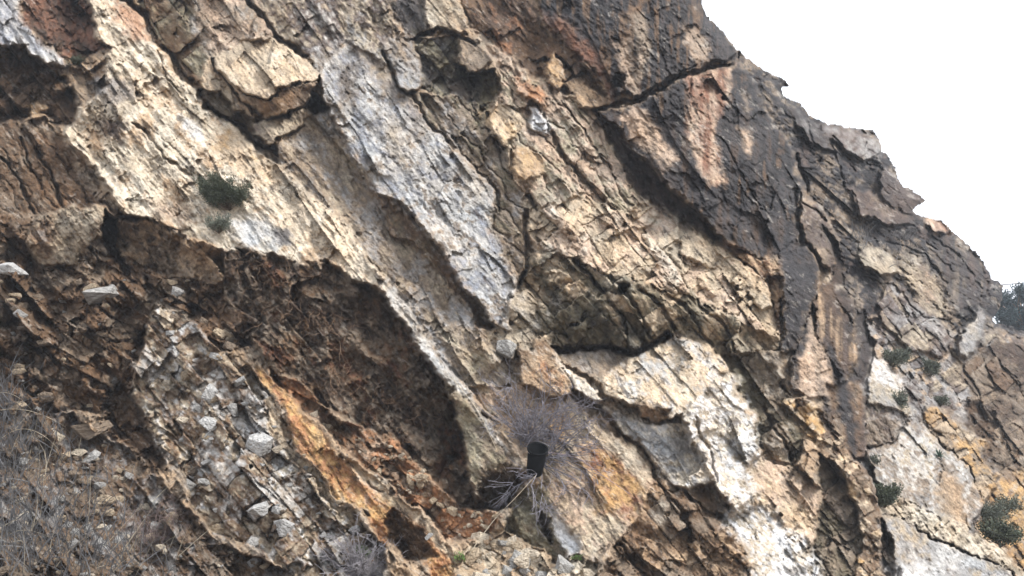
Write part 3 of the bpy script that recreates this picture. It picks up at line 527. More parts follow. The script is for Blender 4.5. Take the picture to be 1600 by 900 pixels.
# the stone itself: grain, dark lichen flecks, pale flecks painting in highlights, dust
u, v = rot(X, Y, D, 6, 2.8)
g1 = fbm(u, v, 810, 4, .7)
var = 1 + .40 * g1 + .16 * (h01(cid, z0, 9) - .5) + .22 * (h01(cid2, z0, 10) - .5)
CC *= var[..., None]
CC *= 1 + fbm(X / 60, Y / 60, 830, 3)[..., None] * np.array([.07, 0, -.08], np.float32)
u, v = rot(X, Y, D + 6, 11, 2.6)
fl = fbm(u, v, 840, 5, .72) + .35 * fbm(X / 110, Y / 110, 841, 3)
k1 = (smooth(.30, .52, fl) * .7)[..., None]
CC = CC * (1 - k1) + np.array(lin((84, 70, 60)), np.float32) * k1
u, v = rot(X, Y, D - 12, 9, 2.6)
fl = fbm(u, v, 850, 5, .72) + .35 * fbm(X / 90, Y / 90, 851, 3)
k1 = (smooth(.32, .55, fl) * .55)[..., None]
CC = CC * (1 - k1) + (CC * .5 + .5 * np.array(lin((236, 228, 216)), np.float32)) * k1
lum = CC.mean(-1, keepdims=True)
CC = np.clip(CC * (np.clip(lum, .01, 1) / .25) ** .14, .012, .68)

# skyline
SKY = '1076,-520 1092,-60 1098,5 1105,25 1130,48 1150,75 1175,95 1195,108 1212,118 1228,124 1232,134 1222,140 1228,152 1240,155 1255,165 1265,180 1290,190 1320,198 1345,199 1365,205 1375,215 1378,235 1390,245 1400,265 1410,290 1420,292 1440,305 1446,316 1432,325 1428,331 1450,340 1470,343 1482,352 1488,362 1505,375 1520,388 1533,400 1545,425 1550,435 1562,438 1568,450 1566,470 1558,490 1552,500 1558,506 1570,505 1585,512 1600,516 1650,528 1950,560'
SKYP = [tuple(map(float, q.split(','))) for q in SKY.split()]
rock_poly = SKYP + [(1950, 1400), (-900, 1400), (-900, -700), (1076, -700)]
sx, sy = X + 3.6 * fbm(X / 14, Y / 14, 71, 4, .65), Y + 3.6 * fbm(X / 14, Y / 14, 72, 4, .65)
IN = inside(sx, sy, rock_poly)
j0 = np.searchsorted(gx, 1000)
dsk = np.full(X.shape, 99., np.float32)
dsk[:, j0:] = seg_dist(X[:, j0:], Y[:, j0:], SKYP, False)
H -= 34 * smooth(22, 0, dsk) ** 1.5
RIDo = RID

# relief to world: base surface y = f(x, z), the relief stands out from it
def base_y(x, z):
    k = x - 3.6
    back = .5 * (k + np.sqrt(k * k + 1.2))
    return 9.0 + .10 * x + .40 * (z - 1) + .78 * back
cp, sp = math.cos(PITCH), math.sin(PITCH)
def rays(px, py):
    dx = (px - 800) / F; dy = (450 - py) / F
    ry = cp - dy * sp; rz = sp + dy * cp
    return dx / ry, rz / ry
rx, rz = rays(X.astype(np.float64), Y.astype(np.float64))
yb = np.full(X.shape, 10.0)
for _ in range(14):
    e = yb - base_y(yb * rx, EYE + yb * rz)
    e2 = (yb + .01) - base_y((yb + .01) * rx, EYE + (yb + .01) * rz)
    g = np.clip((e2 - e) / .01, .25, 3)
    yb = np.clip(yb - e / g, 3, 60)
yy = yb * (1 - H / F)
PX, PY_, PZ = yy * rx, yy, EYE + yy * rz

def surf(px, py):
    """point of the cliff seen at that photo pixel"""
    j = int(np.clip(np.searchsorted(gx, px), 0, NX - 1)); i = int(np.clip(np.searchsorted(gy, py), 0, NY - 1))
    return Vector((PX[i, j], PY_[i, j], PZ[i, j]))
def surf_n(px, py, r=4):
    a = surf(px + r, py) - surf(px - r, py); b = surf(px, py - r) - surf(px, py + r)
    n = a.cross(b)
    return n.normalized() if n.length > 1e-9 else Vector((0, -1, 0))
def at(px, py, dist):
    a, b = rays(px, py)
    return Vector((dist * a, dist, EYE + dist * b))

# ------------------------------------------------------------------ materials
def new_mat(name):
    m = bpy.data.materials.new(name); m.use_nodes = True
    return m, m.node_tree, m.node_tree.nodes['Principled BSDF']
def rock_mat(name, bump_d, sc_, rough=.88):
    m, t, p = new_mat(name)
    N, L = t.nodes.new, t.links.new
    at_ = N('ShaderNodeAttribute'); at_.attribute_name = 'Col'
    tc = N('ShaderNodeTexCoord')
    n1 = N('ShaderNodeTexNoise'); n1.inputs['Scale'].default_value = 22 * sc_; n1.inputs['Detail'].default_value = 8; n1.inputs['Roughness'].default_value = .7
    n2 = N('ShaderNodeTexVoronoi'); n2.inputs['Scale'].default_value = 34 * sc_; n2.feature = 'F1'
    L(tc.outputs['Object'], n1.inputs['Vector']); L(tc.outputs['Object'], n2.inputs['Vector'])
    mr = N('ShaderNodeMapRange'); mr.inputs['From Min'].default_value = .3; mr.inputs['From Max'].default_value = .7; mr.inputs['To Min'].default_value = .62; mr.inputs['To Max'].default_value = 1.36
    L(n1.outputs['Fac'], mr.inputs['Value'])
    mul = N('ShaderNodeMix'); mul.data_type = 'RGBA'; mul.blend_type = 'MULTIPLY'; mul.inputs[0].default_value = 1
    L(at_.outputs['Color'], mul.inputs[6]); L(mr.outputs[0], mul.inputs[7])
    L(mul.outputs[2], p.inputs['Base Color'])
    ad = N('ShaderNodeMath'); ad.operation = 'MULTIPLY_ADD'; ad.inputs[1].default_value = .5
    L(n2.outputs['Distance'], ad.inputs[0]); L(n1.outputs['Fac'], ad.inputs[2])
    b = N('ShaderNodeBump'); b.inputs['Strength'].default_value = .9; b.inputs['Distance'].default_value = bump_d
    L(ad.outputs[0], b.inputs['Height']); L(b.outputs[0], p.inputs['Normal'])
    p.inputs['Roughness'].default_value = rough
    p.inputs['Specular IOR Level'].default_value = .25
    return m
M_ROCK = rock_mat('limestone', .02, 1)
M_EARTH = rock_mat('earth', .03, 1.6, .97)
M_FAR = rock_mat('far_limestone', .035, .6)
def plain(name, rgb, rough=.8, var=.3, scale=30, spec=.3, trans=0):
    m, t, p = new_mat(name)
    N, L = t.nodes.new, t.links.new
    tc = N('ShaderNodeTexCoord'); n = N('ShaderNodeTexNoise'); n.inputs['Scale'].default_value = scale; n.inputs['Detail'].default_value = 4
    L(tc.outputs['Object'], n.inputs['Vector'])
    cr = N('ShaderNodeValToRGB')
    cr.color_ramp.elements[0].position = .3; cr.color_ramp.elements[1].position = .7
    cr.color_ramp.elements[0].color = tuple(c * (1 - var) for c in rgb) + (1,)
    cr.color_ramp.elements[1].color = tuple(min(1, c * (1 + var)) for c in rgb) + (1,)
    L(n.outputs['Fac'], cr.inputs[0]); L(cr.outputs[0], p.inputs['Base Color'])
    p.inputs['Roughness'].default_value = rough; p.inputs['Specular IOR Level'].default_value = spec
    return m

# ------------------------------------------------------------------ cut the relief into its pieces
def tag(o, label=None, cat=None, group=None, kind=None):
    for k_, v_ in (('label', label), ('category', cat), ('group', group), ('kind', kind)):
        if v_:
            o[k_] = v_
    return o
def mesh_obj(name, verts, faces_idx, mat, parent=None, cols=None, flat=False):
    me = bpy.data.meshes.new(name)
    nf = len(faces_idx); k_ = faces_idx.shape[1]
    me.vertices.add(len(verts)); me.vertices.foreach_set('co', np.ascontiguousarray(verts, np.float32).ravel())
    me.loops.add(nf * k_); me.loops.foreach_set('vertex_index', np.ascontiguousarray(faces_idx, np.int32).ravel())
    me.polygons.add(nf); me.polygons.foreach_set('loop_start', np.arange(0, nf * k_, k_, dtype=np.int32))
    me.update(calc_edges=True)
    if flat: me.shade_flat()
    else: me.shade_smooth()
    if cols is not None:
        ca = me.color_attributes.new('Col', 'FLOAT_COLOR', 'POINT')
        ca.data.foreach_set('color', np.c_[cols, np.ones(len(cols))].astype(np.float32).ravel())
    me.materials.append(mat)
    o = bpy.data.objects.new(name, me)
    COL.objects.link(o)
    if parent is not None:
        o.parent = parent
    return o

V = np.stack([PX, PY_, PZ], -1).reshape(-1, 3)
CF = CC.reshape(-1, 3)
idx = np.arange(NY * NX).reshape(NY, NX)
q = np.stack([idx[:-1, :-1], idx[1:, :-1], idx[1:, 1:], idx[:-1, 1:]], -1)
keep = IN[:-1, :-1] & IN[1:, :-1] & IN[1:, 1:] & IN[:-1, 1:]
q = q[keep]
frid = RID[:-1, :-1][keep]; fsub = SUB[:-1, :-1][keep]
MATS = dict(near=M_ROCK, far=M_FAR, scree=M_EARTH)
def piece(name, sel, mat, parent):
    f = q[sel]
    vs_, inv = np.unique(f, return_inverse=True)
    return mesh_obj(name, V[vs_], inv.reshape(-1, 4), mat, parent, CF[vs_])
top = {}
near_sel = frid == 0
top['near'] = tag(piece('cliff_face', near_sel, M_ROCK, None), 'steep layered limestone cliff face of slanting slabs filling the picture', None, None, 'structure')
e_ = bpy.data.objects.new('far_cliff', None); COL.objects.link(e_)
top['far'] = tag(e_, 'blue-grey far end of the cliff rising to the skyline at right', None, None, 'structure')
order = np.argsort(frid, kind='stable')
starts = np.searchsorted(frid[order], np.arange(len(PARTS) + 1))
n_blocks = 0
for r in range(1, len(PARTS)):
    sel = order[starts[r]:starts[r + 1]]
    if len(sel) < 6:
        continue
    name, label, owner = PARTS[r]
    if owner == 'scree':
        o = tag(piece('scree_slope', sel, M_EARTH, None), 'slope of brown earth and loose stones at the lower left', None, None, 'structure')
        top['scree'] = o
        continue
    mat = M_EARTH if name in ('hollow', 'cavity') else MATS[owner]
    sb = fsub[sel]
    if sb.max() > 0:
        ids, cnt = np.unique(sb, return_counts=True)
        big = ids[(cnt > 70) & (ids > 0)]
        big = big[np.argsort(-cnt[np.searchsorted(ids, big)])][:45]
        rest = sel[~np.isin(sb, big)]
        if len(rest) < 6:
            rest = sel; big = []
        o = piece(name, rest, mat, top[owner])
        for b_ in big:
            piece('block', sel[sb == b_], mat, o); n_blocks += 1
    else:
        o = piece(name, sel, mat, top[owner])
    if label:
        o['label'] = label
print('parts', len(PARTS), 'blocks', n_blocks, 'quads', len(q))
# ground sheet under everything, falling away to the right
gm = plain('dry_ground', (.16, .13, .10), .95, .3, 3)
gxs = np.array([-3000, -60, -20, -5, 1, 3, 6, 10, 16, 30, 60, 3000.]); gys = np.array([-3000, -40, -5, 4, 7, 12, 20, 40, 80, 3000.])
A, B = np.meshgrid(gxs, gys)
Z = -.25 - .42 * np.clip(A - 1, 0, 14) * smooth(2, 9, B)
gi = np.arange(A.size).reshape(A.shape)
g_ = mesh_obj('ground', np.stack([A, B, Z], -1).reshape(-1, 3), np.stack([gi[:-1, :-1], gi[:-1, 1:], gi[1:, 1:], gi[1:, :-1]], -1).reshape(-1, 4), gm)
tag(g_, kind='structure')

# ------------------------------------------------------------------ things on the cliff
class MB:
    """collects triangles for one mesh"""
    def __init__(s): s.v = []; s.f = []
    def tube(s, pts, r0, r1, k=3):
        n = len(pts); b = len(s.v)
        for i, p in enumerate(pts):
            t = (pts[min(i + 1, n - 1)] - pts[max(i - 1, 0)])
            t = t.normalized() if t.length > 1e-9 else Vector((0, 0, 1))
            a = t.orthogonal().normalized(); c = t.cross(a)
            r = r0 + (r1 - r0) * i / (n - 1)
            for j in range(k):
                g = 2 * math.pi * j / k
                s.v.append(p + (a * math.cos(g) + c * math.sin(g)) * r)
        for i in range(n - 1):
            for j in range(k):
                q0 = b + i * k + j; q1 = b + i * k + (j + 1) % k
                s.f.append((q0, q1, q1 + k)); s.f.append((q0, q1 + k, q0 + k))
    def blade(s, pts, w, side):
        n = len(pts); b = len(s.v)
        for i, p in enumerate(pts):
            ww = w * (1 - (i / (n - 1)) ** 1.5) + w * .06
            s.v.append(p - side * ww); s.v.append(p + side * ww)
        for i in range(n - 1):
            q0 = b + 2 * i
            s.f.append((q0, q0 + 1, q0 + 3)); s.f.append((q0, q0 + 3, q0 + 2))
    def leaf(s, p, d, side, l, w_):
        b = len(s.v)
        s.v += [p, p + d * l * .5 + side * w_, p + d * l, p + d * l * .5 - side * w_]
        s.f += [(b, b + 1, b + 2), (b, b + 2, b + 3)]
    def build(s, name, mat, parent=None, flat=False):
        return mesh_obj(name, np.array([tuple(p) for p in s.v]), np.array(s.f), mat, parent, flat=flat)
def empty(name, loc):
    o = bpy.data.objects.new(name, None); o.location = loc; COL.objects.link(o)
    return o
def rv(s=1.0):
    return Vector((random.gauss(0, s), random.gauss(0, s), random.gauss(0, s)))
def walk(p, d, n, step, wob, drop=0.0):
    pts = [p.copy()]
    d = d.normalized()
    for i in range(n):
        d = (d + rv(wob) + Vector((0, 0, -drop))).normalized()
        p = p + d * step
        pts.append(p.copy())
    return pts

M_TWIG = plain('dry_grey_twig', (.20, .19, .215), .9, .45, 20)
M_TWIG2 = plain('pale_straw', (.42, .36, .27), .9, .3, 20)
M_DEAD = plain('grey_dead_grass', (.15, .148, .15), .95, .4, 9)
M_ROOT = plain('dry_root', (.20, .13, .085), .95, .3, 20)
M_GREEN = plain('shrub_green', (.070, .082, .054), .8, .4, 14)
M_GREY_G = plain('grey_green_leaf', (.13, .145, .115), .8, .35, 14)
M_FRESH = plain('fresh_green', (.11, .19, .05), .7, .3, 14)
M_AGAVE = plain('blue_green_leaf', (.10, .16, .13), .6, .3, 10)
M_STEM = plain('shrub_stem', (.13, .10, .075), .9, .3, 20)
M_PLASTIC = plain('black_plastic', (.004, .0045, .0055), .75, .3, 12, .1)
M_WIRE = plain('pale_wire', (.5, .48, .5), .5, .1, 12)
M_CABLE = plain('cable_grey', (.2, .19, .19), .6, .1, 12)
def shift(o, base):
    return o

def leafy(name, label, cat, px, py, w, h, mat, n=1600, leaf=.022, lw=.005, up=.7, group=None, lift=0.0, owner_stem=True):
    """a bush rooted in the rock at a pixel; w, h its half sizes in photo pixels"""
    base = surf(px, py + h * .75)
    s_ = base.y / F
    c = at(px, py, min(surf(px, py).y, base.y) - .22 * w * s_)
    root = empty(name, base)
    st = MB()
    tips = []
    for i in range(26):
        d = Vector((random.uniform(-1, 1) * w, random.uniform(-.9, .25) * w, random.uniform(-.2, 1) * h)) * s_
        tip = c + d * random.uniform(.5, 1)
        mid_ = (base + tip) * .5 + rv(.12 * w * s_)
        st.tube([base, mid_, tip], .006, .002)
        tips.append((mid_, tip))
    lf = MB()
    for i in range(n):
        m_, t_ = random.choice(tips)
        p = m_.lerp(t_, random.uniform(.2, 1.15)) + rv(.16 * min(w, h) * s_)
        d = ((p - base).normalized() * up + rv(.5)).normalized()
        side = d.cross(rv()).normalized()
        lf.leaf(p, d, side, leaf * random.uniform(.6, 1.4), lw * random.uniform(.7, 1.3))
    a = st.build('stem', M_STEM); b = lf.build('foliage', mat)
    for o in (a, b):
        o.parent = root; o.matrix_parent_inverse = Matrix.Translation(-base)
    b['kind'] = 'stuff'
    return tag(root, label, cat, group)

def twiggy(name, label, cat, px, py, n, length, spread_dirs, mat, wob=.16, drop=.03, r=.0035, sub=7, group=None, base_off=.02, kids=4):
    base = surf(px, py) + surf_n(px, py, 8) * base_off
    root = empty(name, base)
    br, tw = MB(), MB()
    for i in range(n):
        d = random.choice(spread_dirs)
        d = (Vector(d) + rv(.33)).normalized()
        L_ = length * random.uniform(.45, 1.1)
        pts = walk(base + rv(.03), d, 9, L_ / 9, wob, drop)
        br.tube(pts, r, r * .35)
        for k_ in range(sub):
            i0 = random.randint(2, 8)
            p2 = walk(pts[i0], (pts[i0] - pts[i0 - 1]).normalized() + rv(.6), 5, L_ * random.uniform(.05, .1), wob * 1.3, drop)
            tw.tube(p2, r * .5, r * .22)
            for _ in range(kids):
                j0 = random.randint(1, 4)
                tw.tube(walk(p2[j0], (p2[j0] - p2[j0 - 1]).normalized() + rv(.7), 3, L_ * random.uniform(.03, .06), wob * 1.3, drop), r * .35, r * .18)
    a = br.build('branch', mat); b = tw.build('twigs', mat); b['kind'] = 'stuff'
    for o in (a, b):
        o.parent = root; o.matrix_parent_inverse = Matrix.Translation(-base)
    return tag(root, label, cat, group)

# green bushes and grey-green cushions
leafy('green_shrub', 'dark green cushion shrub growing on the tan slab', 'shrub', 358, 308, 46, 28, M_GREEN, 14000, leaf=.03)
leafy('grey_shrub', 'small grey dried shrub just below the green cushion shrub', 'shrub', 342, 352, 22, 16, M_GREY_G, 2500)
leafy('green_shrub', 'small low green plant in the crack at the top left', 'plant', 124, 100, 22, 10, M_GREEN, 2500)
leafy('grey_shrub', 'rounded grey-green shrub on pale rock right of the dark gully', 'shrub', 1453, 577, 12, 16, M_GREY_G, 2600, leaf=.04, lw=.01)
leafy('grey_shrub', 'grey shrub hanging below the rounded grey-green shrub', 'shrub', 1468, 628, 11, 9, M_GREY_G, 700, leaf=.04, lw=.01)
leafy('grey_shrub', 'tall narrow grey shrub left of the rounded grey-green shrub', 'shrub', 1403, 628, 11, 20, M_GREY_G, 900, leaf=.04, lw=.01)
leafy('grey_shrub', 'wide grey shrub on the ledge above the tall narrow one', 'shrub', 1395, 560, 26, 17, M_GREY_G, 2600, leaf=.04, lw=.01)
leafy('green_shrub', 'dark green shrub at the head of the pale sloping slab', 'shrub', 1382, 778, 18, 20, M_GREEN, 3500, leaf=.035, lw=.009)
leafy('grey_shrub', 'thin grey-green tuft above the dark green shrub', 'shrub', 1366, 722, 9, 12, M_GREY_G, 400, leaf=.03, lw=.008)
leafy('green_shrub', 'broad dark green bush in the lower right corner', 'shrub', 1562, 838, 32, 22, M_GREEN, 3600, leaf=.045, lw=.012)
leafy('grey_shrub', 'leafless grey bush behind the broad green bush', 'shrub', 1540, 803, 28, 20, M_GREY_G, 3500, leaf=.05, lw=.006)
leafy('green_shrub', 'olive green bush above the grey bush at right', 'shrub', 1572, 792, 18, 15, M_GREY_G, 1200, leaf=.045, lw=.01)
leafy('green_plant', 'fresh green tuft at the foot of the ochre slab rim', 'plant', 719, 872, 9, 10, M_FRESH, 160, leaf=.03, lw=.004)
leafy('green_plant', 'fresh green tuft above the grey twiggy shrub', 'plant', 566, 862, 14, 9, M_FRESH, 240, leaf=.03, lw=.004)
leafy('green_plant', 'green tuft in the crack at the bottom centre', 'plant', 900, 872, 12, 5, M_FRESH, 120, leaf=.025, lw=.004)
# rosette plant
def rosette(px, py, r):
    base = surf(px, py + r * .5); s_ = base.y / F
    base = base + Vector((0, -.03, .02)); root = empty('rosette_plant', base)
    for i in range(34):
        a = random.uniform(0, 2 * math.pi); e = random.uniform(.15, 1.3)
        d = Vector((math.cos(a) * math.cos(e), math.sin(a) * math.cos(e) * .7 - .15, math.sin(e)))
        L_ = r * s_ * random.uniform(.8, 1.3)
        m = MB(); m.blade([base + d * L_ * t + Vector((0, 0, -.35 * L_ * t * t)) for t in (0, .25, .5, .75, 1)], .013, d.cross(Vector((0, 0, 1))).normalized())
        o = m.build('leaf', M_AGAVE, root); o.matrix_parent_inverse = Matrix.Translation(-base)
    tag(root, 'spiky blue-green rosette plant on the pale rock at right', 'plant')
rosette(1466, 706, 20)
# grassy ledge tuft
def grass(name, label, spots, n, length, mat, lean, wd=.003, cat=None, kind=None, clump=.06):
    m = MB()
    for (px, py, sx_, sy_) in spots:
        for i in range(n):
            qx = random.gauss(px, sx_); qy = random.gauss(py, sy_)
            b = surf(qx, qy) + rv(.01)
            d = (Vector(lean) + rv(.38)).normalized()
            if d.y > 0: d.y *= -.5
            L_ = length * random.uniform(.4, 1.2)
            c = Vector((random.uniform(-1, 1), -.4, -1)) * random.uniform(.1, .75) * L_
            pts = [b + d * L_ * t + c * t * t * .6 for t in (0, .22, .45, .7, 1)]
            m.blade(pts, wd * random.uniform(.6, 1.5), d.cross(Vector((random.uniform(-.5, .5), 1, random.uniform(-.5, .5)))).normalized())
    o = m.build(name, mat)
    return tag(o, label, cat, None, kind)
grass('dry_grass', 'grey dead grass covering the slope in the lower left corner', [(20, 760, 26, 34), (60, 840, 45, 34), (10, 860, 30, 30), (110, 800, 50, 40), (40, 700, 40, 24), (170, 880, 60, 20), (10, 640, 14, 24)], 170, .5, M_DEAD, (.12, -.3, .9), .0036, 'grass', 'stuff')
grass('straw_grass', 'pale straw stalks among the dead grass at lower left', [(30, 820, 40, 40), (130, 840, 60, 40), (230, 860, 50, 30), (60, 720, 40, 20)], 26, .62, M_TWIG2, (.3, -.3, .8), .003, 'grass', 'stuff')
grass('ledge_grass', 'faded grass tuft on the far ledge under the skyline', [(1408, 385, 14, 10), (1345, 370, 10, 10)], 40, .4, M_DEAD, (.1, -.2, 1), .006, 'grass', 'stuff')
for (x0, y0, x1, y1, bend, lb) in ((0, 628, 66, 640, -24, 'pale arching grass stalk over the left earth'), (24, 642, 118, 668, -14, 'lower pale arching grass stalk over the left earth'), (26, 684, 108, 700, -26, 'pale arching stalk in front of the dark hole at left')):
    a = surf(x0, y0) + Vector((0, -.25, 0)); b = surf(x1, y1) + Vector((0, -.2, 0)); s_ = a.y / F
    mdd = (a + b) * .5 + Vector((0, -.1, -bend * s_ * 1.6))
    pts = [a * (1 - t) ** 2 + mdd * 2 * t * (1 - t) + b * t * t for t in np.linspace(0, 1, 12)]
    m = MB(); m.tube([Vector(p) for p in pts], .0045, .002); tag(m.build('grass_stalk', M_TWIG2), lb, 'grass stalk')
# low dotted dry herbs in the scree and lavender-grey shrub at the bottom
twiggy('dry_herb', 'brownish dry seed-headed herb on the scree', 'herb', 245, 860, 26, .55, [(.1, -.3, .9), (-.4, -.3, .8), (.5, -.3, .7)], plain('dry_herb_brown', (.2, .15, .14), .95, .3, 20), sub=6, r=.0028)
twiggy('grey_shrub', 'lavender-grey twiggy shrub at the bottom edge', 'shrub', 560, 900, 60, .5, [(-.6, -.4, .6), (.6, -.4, .6), (0, -.4, 1), (-.9, -.3, .35), (.9, -.3, .3)], plain('lavender_twig', (.25, .235, .25), .9, .3, 20), sub=6, r=.0065, kids=2)
# big bare bush with the bucket in it
twiggy('bare_shrub', 'leafless grey thorny bush spreading above the bucket', 'shrub', 822, 690, 50, .95, [(-.3, -.3, .75), (.2, -.3, .6), (.8, -.25, .3), (-.15, -.3, .9), (.5, -.25, .5)], M_TWIG, sub=6, drop=.01, r=.0075, kids=2)
twiggy('bare_shrub', 'leafless grey thorny bush hanging below the bucket', 'shrub', 848, 722, 42, 1.0, [(.6, -.3, -.35), (.2, -.35, -.7), (.9, -.3, .1), (-.1, -.35, -.5), (.5, -.3, .5)], M_TWIG, sub=6, drop=.02, r=.0075, kids=2)
for pts_, lb in (([(733, 866), (770, 815), (808, 775), (838, 742)], 'long pale bare stick below the bucket'), ([(842, 705), (900, 715), (940, 742), (985, 772)], 'long mauve cane arching right of the bucket'), ([(706, 590), (745, 640), (770, 690), (790, 735)], 'pale cane along the slab edge left of the bucket')):
    P_ = []
    for i, (x_, y_) in enumerate(pts_):
        p = surf(x_, y_); P_.append(p)
    ym = min(p.y for p in P_) - .1
    P_ = [at(x_, y_, ym + .25 * (p.y - ym) if i in (0, 3) else ym + .08) for i, ((x_, y_), p) in enumerate(zip(pts_, P_))]
    a_, b_, c_, d_ = P_
    sm = []
    for t in np.linspace(0, 1, 16):
        k_ = t * 3; i = min(int(k_), 2); f = k_ - i
        q_ = [P_[max(i - 1, 0)], P_[i], P_[i + 1], P_[min(i + 2, 3)]]
        sm.append(.5 * ((2 * q_[1]) + (q_[2] - q_[0]) * f + (2 * q_[0] - 5 * q_[1] + 4 * q_[2] - q_[3]) * f * f + (3 * q_[1] - q_[0] - 3 * q_[2] + q_[3]) * f ** 3))
    m = MB(); m.tube(sm, .0045, .002, 5); tag(m.build('bare_stick', M_TWIG2 if 'pale' in lb else plain('mauve_cane', (.30, .24, .27), .8, .2, 20)), lb, 'stick')
# bucket
def bucket():
    c = surf(835, 720); s_ = c.y / F
    pos = at(835, 738, c.y - .22); s_ = pos.y / F
    r_, hh = 15 * s_, 44 * s_
    root = empty('bucket', pos)
    tilt = Matrix.Rotation(math.radians(36), 4, 'X') @ Matrix.Rotation(math.radians(6), 4, 'Y')
    def lathe(prof, name, mat, k=28):
        m = MB()
        for (rr, z) in prof:
            for j in range(k):
                a = 2 * math.pi * j / k; m.v.append(tilt @ Vector((rr * math.cos(a), rr * math.sin(a), z)))
        for i in range(len(prof) - 1):
            for j in range(k):
                q0 = i * k + j; q1 = i * k + (j + 1) % k
                m.f += [(q0, q1, q1 + k), (q0, q1 + k, q0 + k)]
        return m.build(name, mat, root)
    lathe([(0.001, 0), (r_ * .8, 0), (r_ * .82, .01), (r_ * .98, hh), (r_ * .93, hh), (r_ * .77, .012), (0.001, .012)], 'body', M_PLASTIC)
    lathe([(r_ * .98, hh - .025), (r_ * 1.07, hh - .02), (r_ * 1.08, hh), (r_ * 1.0, hh + .008), (r_ * .92, hh - .002), (r_ * .92, hh - .02)], 'rim', M_PLASTIC)
    m = MB()
    pts = [tilt @ Vector((r_ * 1.04 * math.cos(a), -r_ * .75 * math.sin(a), hh - .012 - .35 * r_ * math.sin(a))) for a in np.linspace(0, math.pi, 16)]
    m.tube(pts, .0045, .0045, 6); m.build('handle', M_WIRE, root)
    tag(root, 'black plastic bucket with wire handle caught in the bare bush', 'bucket')
bucket()
# hanging roots in the hollow
twig_spots = [(395, 418, .5), (440, 430, .55), (500, 440, .6), (470, 500, .5), (540, 520, .6), (575, 560, .6), (420, 480, .4), (330, 420, .4), (610, 620, .5), (650, 660, .5), (520, 580, .5)]
m = MB()
for (x_, y_, l_) in twig_spots:
    for i in range(26):
        b = surf(x_ + random.gauss(0, 22), y_ + random.gauss(0, 16))
        m.tube(walk(b, Vector((.25, -.55, -.5)) + rv(.6), 8, l_ / 8 * random.uniform(.3, 1), .35, .06), .0035, .0012)
tag(m.build('dry_roots', M_ROOT), 'tangle of brown dry roots hanging in the hollow', 'roots', None, 'stuff')

# ------------------------------------------------------------------ loose stones
def stone_mesh(seed, flatness=.6):
    """angular broken stone: hull of a few points, edges slightly worn"""
    r_ = random.Random(seed)
    bm = bmesh.new()
    for i in range(24):
        p = Vector((r_.uniform(-1, 1), r_.uniform(-1, 1), r_.uniform(-1, 1)))
        m_ = max(abs(c_) for c_ in p)
        p = p / m_ * r_.uniform(.6, 1.0)
        bm.verts.new((p.x * .8, p.y * .8, p.z * .8))
    bmesh.ops.convex_hull(bm, input=bm.verts)
    bmesh.ops.delete(bm, geom=[v_ for v_ in bm.verts if not v_.link_faces], context='VERTS')
    me = bpy.data.meshes.new('stone'); bm.to_mesh(me); bm.free()
    me.shade_flat()
    return me
def stone_mat(name, rgb):
    m = plain(name, rgb, .9, .3, 5)
    t = m.node_tree; p = t.nodes['Principled BSDF']
    n = t.nodes.new('ShaderNodeTexNoise'); n.inputs['Scale'].default_value = 4; n.inputs['Detail'].default_value = 9
    b = t.nodes.new('ShaderNodeBump'); b.inputs['Strength'].default_value = .7; b.inputs['Distance'].default_value = .15
    tc = t.nodes.new('ShaderNodeTexCoord'); t.links.new(tc.outputs['Object'], n.inputs['Vector'])
    t.links.new(n.outputs['Fac'], b.inputs['Height']); t.links.new(b.outputs[0], p.inputs['Normal'])
    return m
SM = dict(white=stone_mat('white_stone', (.38, .372, .36)), grey=stone_mat('grey_stone', (.30, .29, .275)), tan=stone_mat('tan_stone', (.36, .285, .20)), brown=stone_mat('brown_stone', (.19, .145, .105)), cream=stone_mat('cream_stone', (.47, .40, .31)))
STM = {}
def stone(px, py, w_, h_, mat, ang, parent=None, label=None, name='stone', depth=.8, sink=.75, variant=None):
    k_ = (variant if variant is not None else random.randint(0, 11), mat)
    if k_ not in STM:
        me = stone_mesh(k_[0] * 7 + 3); me.materials.append(SM[mat]); STM[k_] = me
    o = bpy.data.objects.new(name, STM[k_]); COL.objects.link(o)
    p = surf(px, py); s_ = p.y / F
    n = surf_n(px, py, 6)
    o.location = p + Vector((0, -1, .1)) * (h_ * s_ * (1 - sink) * .6)
    o.scale = (w_ * s_, max(w_, h_) * s_ * depth, h_ * s_)
    o.rotation_euler = (random.uniform(-.3, .3), math.radians(ang), random.uniform(-.35, .35))
    if parent is not None: o.parent = parent
    if label: tag(o, label, 'stone')
    return o
